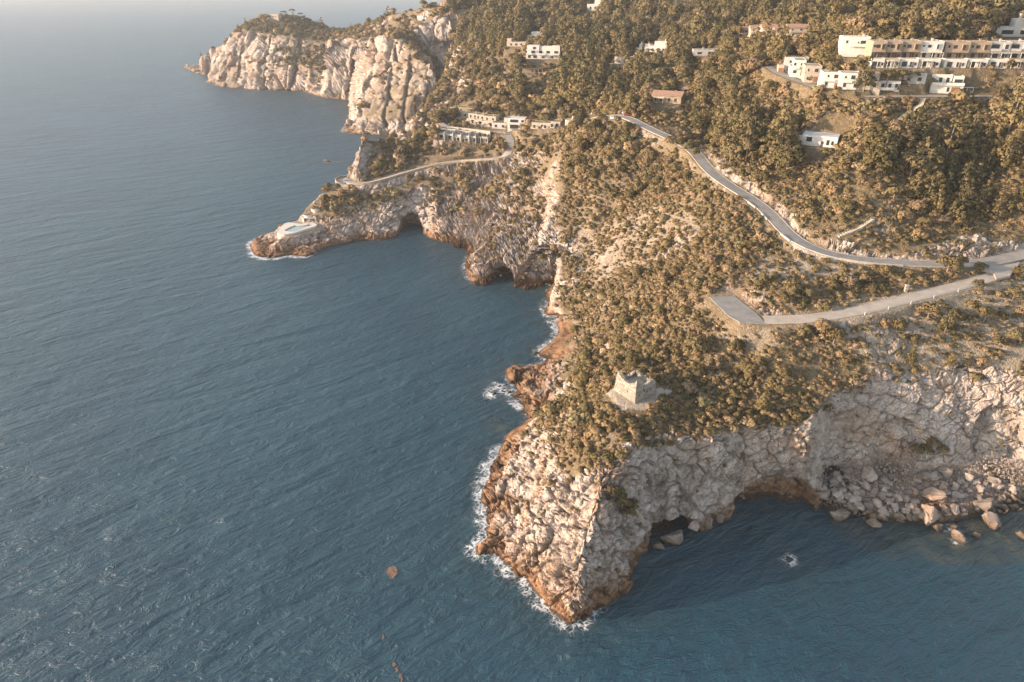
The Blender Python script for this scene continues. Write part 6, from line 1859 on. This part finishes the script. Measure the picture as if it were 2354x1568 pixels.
# rocks under the overhang of the cape and off the shore
for u, v, w_, lb in [(1545, 1240, 62, "dark boulder under the overhang in the cape cove"), (1592, 1214, 46, "pale-topped boulder beside the dark one under the overhang"), (1512, 1262, 34, "low black rock at the mouth of the cape cove"), (1625, 1205, 40, "brown ledge rock against the cliff east of the cape cove"), (1655, 1196, 30, "small brown rock at the alcove corner")]:
    boulder(u, v, w_, lb, None)
for u, v, w_, h_, lb in [(1132, 905, 24, 1.0, "brown sea rock ringed with foam off the small headland"), (1147, 889, 13, .8, "small dark rock between the sea rock and the headland"), (1157, 899, 15, .8, "dark wet rock in the foam close to the headland"), (1170, 902, 14, .8, "black rock touching the small headland"), (1161, 884, 12, .7, "low flat rock on the north side of the foam"),
                         (751, 371, 17, 1.2, "craggy brown islet alone in the open sea"), (757, 372, 11, .9, "lower shoulder rock of the lone islet"), (772, 373.5, 5, .6, "tiny rock in the wake of the lone islet"),
                         (1812, 1287, 26, .35, "submerged rock with white water breaking on it in the dark cove"), (1232, 812, 20, .7, "rusty ledge rock at the little point above the foam"), (1228, 943, 22, .7, "brown rock below the dark bush on the shore"), (720, 580, 26, .35, "flat pale bathing slab at the water by the pool point"), (733, 574, 20, .3, "second flat bathing slab beside the pool point"),
                         (2155, 1216, 40, .5, "wet brown rock just off the boulder beach"), (2190, 1212, 30, .5, "wet rock in front of the slanting dark boulder")]:
    boulder(u, v, w_, lb, None, cat="rock", name="sea_rock", squash=h_, sink=.3 if h_ > .5 else .12)
# brown raft of weed and the drift line
def weed(name, outline, label, cat):
    p = [W(u, v, 0)[:2] for u, v in outline]
    c_ = np.mean(p, 0)
    bm = bmesh.new()
    vs = [bm.verts.new((a - c_[0], b - c_[1], 0.05)) for a, b in p]
    f = bm.faces.new(vs)
    bmesh.ops.triangulate(bm, faces=[f]); bmesh.ops.subdivide_edges(bm, edges=list(bm.edges), cuts=5, use_grid_fill=True)
    co = np.array([v_.co[:] for v_ in bm.verts])
    nz_ = fbm(co[:, 0], co[:, 1], co[:, 2], 1.2, 4, 9)
    for v_, q in zip(bm.verts, nz_):
        v_.co.z += .12 * q + .02
        v_.co.x += .25 * q
    ex = bmesh.ops.extrude_face_region(bm, geom=list(bm.faces))
    for v_ in ex['geom']:
        if isinstance(v_, bmesh.types.BMVert): v_.co.z -= .4
    bmesh.ops.recalc_face_normals(bm, faces=bm.faces)
    me = bpy.data.meshes.new(name); bm.to_mesh(me); bm.free(); me.materials.append(MATS["seaweed"])
    tag(link(name, me, None, (c_[0], c_[1], 0)), label, cat)


def ragged(cu, cv, ru, rv, n=40, k_=.3):
    return [(cu + ru * math.cos(a) * (1 + k_ * brng.normal()), cv + rv * math.sin(a) * (1 + k_ * brng.normal())) for a in [2 * math.pi * i / n for i in range(n)]]


weed("weed_raft", ragged(901, 1315, 12, 14, 44, .13), "brown floating raft of weed alone on the blue water", "seaweed")
for i, (u, v, a, b) in enumerate([(905, 1528, 4, 5), (911, 1540, 3, 7), (919, 1552, 3, 6), (922, 1562, 2.5, 5), (880, 1465, 2.5, 6)]):
    weed("drift_weed", ragged(u, v, a, b, 18, .3), ["upper scrap of brown drift weed near the bottom edge", "long scrap of brown drift weed in the drift line", "third scrap of brown drift weed in the drift line", "lowest scrap of brown drift weed at the frame edge", "thin lone scrap of drift weed above the drift line"][i], "seaweed")
plants = {k_: [] for k_ in PROTO}      # x, y, z, scale
# patchiness of the scrub
def patch(x, y, sc, s):
    return fbm(x, y, 0 * x, sc, 3, s)


for cell, y0, y1 in ((4.6, 100, 420), (5.7, 420, 1300)):
    X, Y, Z = scatter(cell, y0, y1)
    u, v, sc, tc, ps, sz = cover(X, Y, Z, samp(SLOPE, X, Y))
    pt = patch(X, Y, 28, 91)
    tc = tc * np.clip(1 + 0.9 * pt, 0.2, 1.5)
    pk = RNG.random(len(X)) < tc
    X, Y, Z, ps, sz = X[pk], Y[pk], Z[pk], ps[pk], sz[pk]
    ps = np.clip(ps + 0.85 * patch(X, Y, 45, 95), 0, 1)
    isp = RNG.random(len(X)) < ps
    s_ = sz * (1 + 0.3 * patch(X, Y, 60, 97)) * np.exp(RNG.normal(size=len(X)) * 0.27) * np.where(Y > 420, 1.55, np.where(v[pk] < 420, 1.42, 1.15))
    rnd = RNG.random(len(X))
    for x, y, z, p_, s1, q in zip(X, Y, Z, isp, s_, rnd):
        kd = 'pine' if p_ else ('bare' if q < 0.045 else 'oak')
        plants[kd].append((x, y, z, s1))
for cell, y0, y1, stp in ((1.62, 95, 420, 0), (3.3, 420, 700, 0), (5.0, 700, 1300, 0), (1.75, 150, 420, 1), (1.75, 150, 420, 2)):
    X, Y, Z = scatter(cell, y0, y1)
    u, v, sc, tc, ps, sz = cover(X, Y, Z, samp(SLOPE, X, Y))
    pt = patch(X, Y, 11, 71) + 0.6 * patch(X, Y, 4, 72)
    sc = sc * np.clip(1 + 1.1 * pt * (1.15 - sc), 0.1, 1.6)
    if stp:        # steep ground has more surface per plan area
        sc = sc * (sc > .35) * np.clip((samp(SLOPE, X, Y) - (0.75 if stp == 1 else 1.3)) * 1.4, 0, 1)
    pk = RNG.random(len(X)) < sc
    X, Y, Z = X[pk], Y[pk], Z[pk]
    s_ = np.interp(v[pk], [300, 420, 700, 1100], [1.02, .90, .72, .68]) * (1.0 + 0.40 * patch(X, Y, 16, 73)) * np.exp(RNG.normal(size=len(X)) * 0.38) * (cell / 1.9) ** 0.6
    plants['shrub'] += list(zip(X, Y, Z, s_))
X, Y, Z = scatter(1.25, 95, 330)
u, v, sc, tc, ps, sz = cover(X, Y, Z, samp(SLOPE, X, Y) * 0.8)
pk = RNG.random(len(X)) < np.where(sc > 0, 0.10 + 0.5 * sc, 0) * 0.75
plants['tuft'] += list(zip(X[pk], Y[pk], Z[pk], 0.6 + 0.9 * RNG.random(pk.sum()) ** 1.5))
# single trees that stand out in the photograph
SPECIAL = {'umbrella': [(2029, 100, 1.35), (1504, 219, 1.35), (2033, 207, 1.05), (2062, 208, .95), (2088, 203, .85), (1175, 270, 1.0), (1305, 266, 1.0), (1797, 132, 1.1), (652, 41, 1.2), (673, 40, 1.3), (692, 45, 1.2), (1440, 218, 1.0), (1395, 245, .9), (1895, 180, 1.0), (2180, 75, 1.25), (2245, 92, 1.0), (1640, 160, 1.2), (1000, 118, .9)],
           'cypress': [(1477, 124, 1.3), (1510, 91, 1.15), (1525, 88, 1.1), (1530, 90, 1.25), (1535, 89, 1.0), (1206, 74, 1.3), (1803, 150, 1.2), (1968, 206, 1.0), (1480, 12, 1.3), (1496, 14, 1.2), (1462, 10, 1.3), (1444, 12, 1.2), (1895, 38, 1.1), (1905, 42, .9), (1605, 110, 1.0), (2150, 45, 1.1), (2158, 47, 1.2), (2012, 78, .8), (1100, 60, 1.3), (1112, 70, 1.2), (1090, 85, 1.3), (1125, 45, 1.2)],
           'pine': [(1984, 209, 1.55), (2210, 300, 1.15), (2235, 350, 1.1), (2290, 340, 1.0), (1790, 300, 1.5), (1770, 280, 1.4), (1820, 345, 1.2), (2060, 345, 1.2), (2030, 360, 1.2), (1990, 390, 1.1), (1730, 345, 1.1), (1660, 300, 1.2), (1268, 215, 1.35), (1310, 200, 1.4), (1340, 215, 1.3), (1370, 240, 1.2), (1440, 150, 1.3), (1310, 160, 1.4)],
           'oak': [(2300, 225, 1.2), (2320, 160, .9), (1857, 190, .8), (1110, 345, .9), (1130, 345, .9), (2200, 613, 1.1), (2180, 625, .8), (2250, 628, .9), (1985, 655, 1.0), (2130, 735, 1.4), (2230, 720, 1.1), (2190, 745, 1.2), (2060, 760, 1.1), (2260, 740, 1.2), (2330, 790, 1.1), (2290, 800, 1.0), (1890, 770, 1.2), (1915, 790, 1.2), (1690, 810, 1.1), (1720, 870, 1.2), (1740, 850, 1.1), (1820, 690, 1.0), (1850, 680, .9), (1800, 700, .9), (2245, 665, .8), (2340, 640, 1.0), (1430, 1165, 1.0), (1440, 1190, .9), (1418, 1150, .9), (1452, 1172, .8), (1405, 1140, .7), (2120, 1050, 1.0), (2140, 1035, 1.0), (2100, 1045, .9), (2160, 1045, .9), (1955, 660, .9), (2090, 640, .8)]}
for kd, ls_ in SPECIAL.items():
    for u, v, s_ in ls_ + ([(1540, 337, 1.2), (1562, 345, 1.35), (1582, 352, 1.2), (1596, 362, 1.0), (1500, 338, 1.0)] if kd == 'oak' else []):
        x, y, z = hit(u, v)
        plants[kd].append((x, y, z, s_ * (1.0 if kd != 'oak' else .9)))


def stuff_points(name, kind_list, pl):
    """a mass of plants nobody could count: points that carry instances"""
    col = bpy.data.collections.new(name + "_kinds")
    for i, me in enumerate(kind_list):
        if isinstance(me, tuple):
            me = me[0]
        o = bpy.data.objects.new("%s_kind_%02d" % (name, i), me)
        col.objects.link(o)
    n = len(pl)
    P = np.array(pl)
    me = bpy.data.meshes.new(name)
    me.vertices.add(n)
    co = P[:, :3].copy(); co[:, 2] -= 0.15 * P[:, 3]
    me.vertices.foreach_set("co", co.ravel().astype(np.float32))
    for nm, arr, ty in (("scl", P[:, 3], 'FLOAT'), ("rz", RNG.random(n) * 6.28, 'FLOAT'), ("idx", RNG.integers(0, len(kind_list), n), 'INT')):
        at = me.attributes.new(nm, ty, 'POINT')
        at.data.foreach_set("value", arr.astype(np.int32 if ty == 'INT' else np.float32))
    o = bpy.data.objects.new(name, me)
    C.objects.link(o)
    ng = bpy.data.node_groups.new(name, 'GeometryNodeTree')
    ng.interface.new_socket("Geometry", in_out='INPUT', socket_type='NodeSocketGeometry')
    ng.interface.new_socket("Geometry", in_out='OUTPUT', socket_type='NodeSocketGeometry')
    gi = ng.nodes.new("NodeGroupInput"); go = ng.nodes.new("NodeGroupOutput")
    ci = ng.nodes.new("GeometryNodeCollectionInfo")
    ci.inputs['Collection'].default_value = col
    ci.inputs['Separate Children'].default_value = True
    ci.inputs['Reset Children'].default_value = True
    ip = ng.nodes.new("GeometryNodeInstanceOnPoints")
    ip.inputs['Pick Instance'].default_value = True

    def at(nm, ty):
        nd = ng.nodes.new("GeometryNodeInputNamedAttribute")
        nd.data_type = ty
        nd.inputs[0].default_value = nm
        return nd.outputs[0]
    cmb = ng.nodes.new("ShaderNodeCombineXYZ")
    ng.links.new(at("rz", 'FLOAT'), cmb.inputs[2])
    ng.links.new(gi.outputs[0], ip.inputs['Points'])
    ng.links.new(ci.outputs[0], ip.inputs['Instance'])
    ng.links.new(at("idx", 'INT'), ip.inputs['Instance Index'])
    ng.links.new(cmb.outputs[0], ip.inputs['Rotation'])
    cs_ = ng.nodes.new("ShaderNodeCombineXYZ")
    sa_ = at("scl", 'FLOAT')
    for i in range(3):
        ng.links.new(sa_, cs_.inputs[i])
    ng.links.new(cs_.outputs[0], ip.inputs['Scale'])
    ng.links.new(ip.outputs[0], go.inputs[0])
    md = o.modifiers.new("plants", 'NODES')
    md.node_group = ng
    return o


LANDMARKS = [("the ruined tower", 1460, 900), ("the car park", 1690, 710), ("the road junction", 2300, 610), ("the lower road", 2000, 709), ("the tight road bend", 1805, 550), ("the white house amid pines", 1885, 320), ("the boulder beach", 2080, 1120),
             ("the cape ridge", 1390, 1080), ("the brown headland", 1200, 880), ("the sea alcove", 1240, 620), ("the pool point", 690, 525), ("the turning place", 790, 415), ("the terrace road", 1010, 375), ("the village rows", 1080, 300),
             ("the round hotel", 1335, 280), ("the parked car row", 1438, 265), ("the stone villa", 1540, 220), ("the white apartments", 1247, 120), ("the roadside shelter", 1223, 163), ("the cypress villas", 1490, 112), ("the low bungalow", 1625, 122), ("the tiled row", 1760, 78),
             ("the hilltop row", 2130, 120), ("the second street", 1930, 190), ("the big lane house", 2165, 200), ("the long carport", 2330, 212), ("the pale steps", 2090, 262), ("the reddish steps", 1965, 528), ("the cliff gully", 2030, 840), ("the beach cliff", 2200, 850),
             ("the cliff corner", 1880, 940), ("the outcrop slope", 1480, 560), ("the straight road stretch", 1700, 440), ("the shaded pinewood", 2200, 430), ("the spine rock", 840, 350), ("the cove cave", 945, 520), ("the rocky knoll", 1220, 430), ("the lower scrub slope", 1450, 720), ("the long white parapet", 2010, 600), ("the plateau edge", 1700, 980)]
ORD = ["first", "second", "third", "fourth", "fifth", "sixth", "seventh", "eighth", "ninth", "tenth", "eleventh", "twelfth", "thirteenth", "fourteenth", "fifteenth", "sixteenth", "seventeenth", "eighteenth", "nineteenth", "twentieth"]


def ordw(i):
    return ORD[i] if i < 20 else "%dth" % (i + 1) if (i + 1) % 10 not in (1, 2, 3) or (i + 1) // 10 == 1 else "%d%s" % (i + 1, {1: "st", 2: "nd", 3: "rd"}[(i + 1) % 10])


def hidden(P):
    """plants that the ground hides from the camera"""
    out = np.zeros(len(P), bool)
    for f in np.linspace(.25, .99, 70):
        x = P[:, 0] * f; y = P[:, 1] * f; z = CAM_H + (P[:, 2] + 1.5 - CAM_H) * f
        out |= samp(H, x, y) > z + .5
    return out


KINDS = {'shrub': ("shrub", "rounded maquis shrub", "shrub", 1.9), 'pine': ("pine_tree", "pointed Aleppo pine", "pine tree", 8.0), 'oak': ("evergreen_oak", "round-crowned evergreen oak", "oak tree", 5.0), 'umbrella': ("umbrella_pine", "flat-topped umbrella pine", "pine tree", 9.0), 'cypress': ("cypress_tree", "dark slender cypress", "cypress", 9.0), 'bare': ("bare_tree", "leafless pinkish-brown tree", "tree", 4.0)}
for kd, (nm, phrase, cat, ht) in KINDS.items():
    P = np.array(plants[kd])
    if not len(P):
        continue
    uu, vv = proj(P[:, 0], P[:, 1], P[:, 2])
    dpt = P[:, 1] * cp - (P[:, 2] - CAM_H) * sp
    size = P[:, 3] / dpt
    size = np.where((uu > 0) & (uu < 2353) & (vv > 6) & (vv < 1560) & ~hidden(P), size, 0)
    order = np.argsort(-size)[:298]
    order = [int(i) for i in order if size[i] > 0]
    s_sort = sorted(P[i, 3] for i in order)
    lo_, hi_ = s_sort[len(s_sort) // 3], s_sort[2 * len(s_sort) // 3]
    groups = {}
    for i in order:
        d2 = [((uu[i] - u) ** 2 + 1.6 * (vv[i] - v) ** 2, ph, u, v) for ph, u, v in LANDMARKS]
        q, ph, u, v = min(d2)
        du, dv = uu[i] - u, (vv[i] - v) * 1.3
        rel = "beside" if q < 32 ** 2 else ("below" if dv > 0 else "above") if abs(dv) > abs(du) else ("right of" if du > 0 else "left of")
        sw = "small" if P[i, 3] < lo_ else "large" if P[i, 3] > hi_ else "medium"
        groups.setdefault((sw, rel, ph), []).append(i)
    take = set(order)
    for (sw, rel, ph), ids in groups.items():
        ids.sort(key=lambda i: uu[i])
        for j, i in enumerate(ids):
            lb = "%s %s %s %s" % (sw, phrase, rel, ph)
            if len(ids) > 1:
                lb += ", %s from the left" % ordw(j)
            me = PROTO[kd][i % len(PROTO[kd])]
            loc = (P[i, 0], P[i, 1], P[i, 2] - .15)
            rz = float(RNG.random() * 6.28); sc_ = P[i, 3]
            if kd == 'shrub':
                o = link(nm, me, None, loc, rz)
                o.scale = (sc_ * (0.9 + .25 * RNG.random()), sc_ * (.9 + .25 * RNG.random()), sc_)
            else:
                o = empty(nm, loc, rz)
                o.scale = (sc_, sc_, sc_)
                link("crown", me[0], o); link("trunk", me[1], o)
            tag(o, lb, cat, "%ss near %s" % (nm.replace("_", " "), ph))
    plants[kd] = [p for i, p in enumerate(plants[kd]) if i not in take]
o = stuff_points("beach_rubble", [rock_mesh(20 + i, 10, 1, .8, .7) for i in range(3)], RUBBLE); o["kind"] = "stuff"
for k_ in ('shrub', 'tuft', 'pine', 'oak', 'bare'):
    if not plants[k_]:
        continue
    tag(stuff_points({'shrub': 'maquis_scrub', 'tuft': 'dry_ground_cover', 'pine': 'pine_wood', 'oak': 'oak_wood', 'bare': 'bare_thicket'}[k_], PROTO[k_], plants[k_]), kind='stuff')
print("PLANTS", {k_: len(v_) for k_, v_ in plants.items()})
#==HAZE==
bm = bmesh.new()
bmesh.ops.create_cube(bm, size=1.0)
me = bpy.data.meshes.new("haze"); bm.to_mesh(me); bm.free()
hz = bpy.data.objects.new("haze", me)
hz.scale = (29000, 7600, 420); hz.location = (0, 3650, 195)
hz["kind"] = "stuff"
t = NT("haze")
t.t.nodes.remove(t.b)
pv = t.n("ShaderNodeVolumePrincipled")
pv.inputs['Color'].default_value = (0.84, 0.87, 0.90, 1)
pv.inputs['Density'].default_value = 0.00009
pv.inputs['Anisotropy'].default_value = 0.15
t.l(pv.outputs[0], t.out.inputs['Volume'])
me.materials.append(t.m)
C.objects.link(hz)
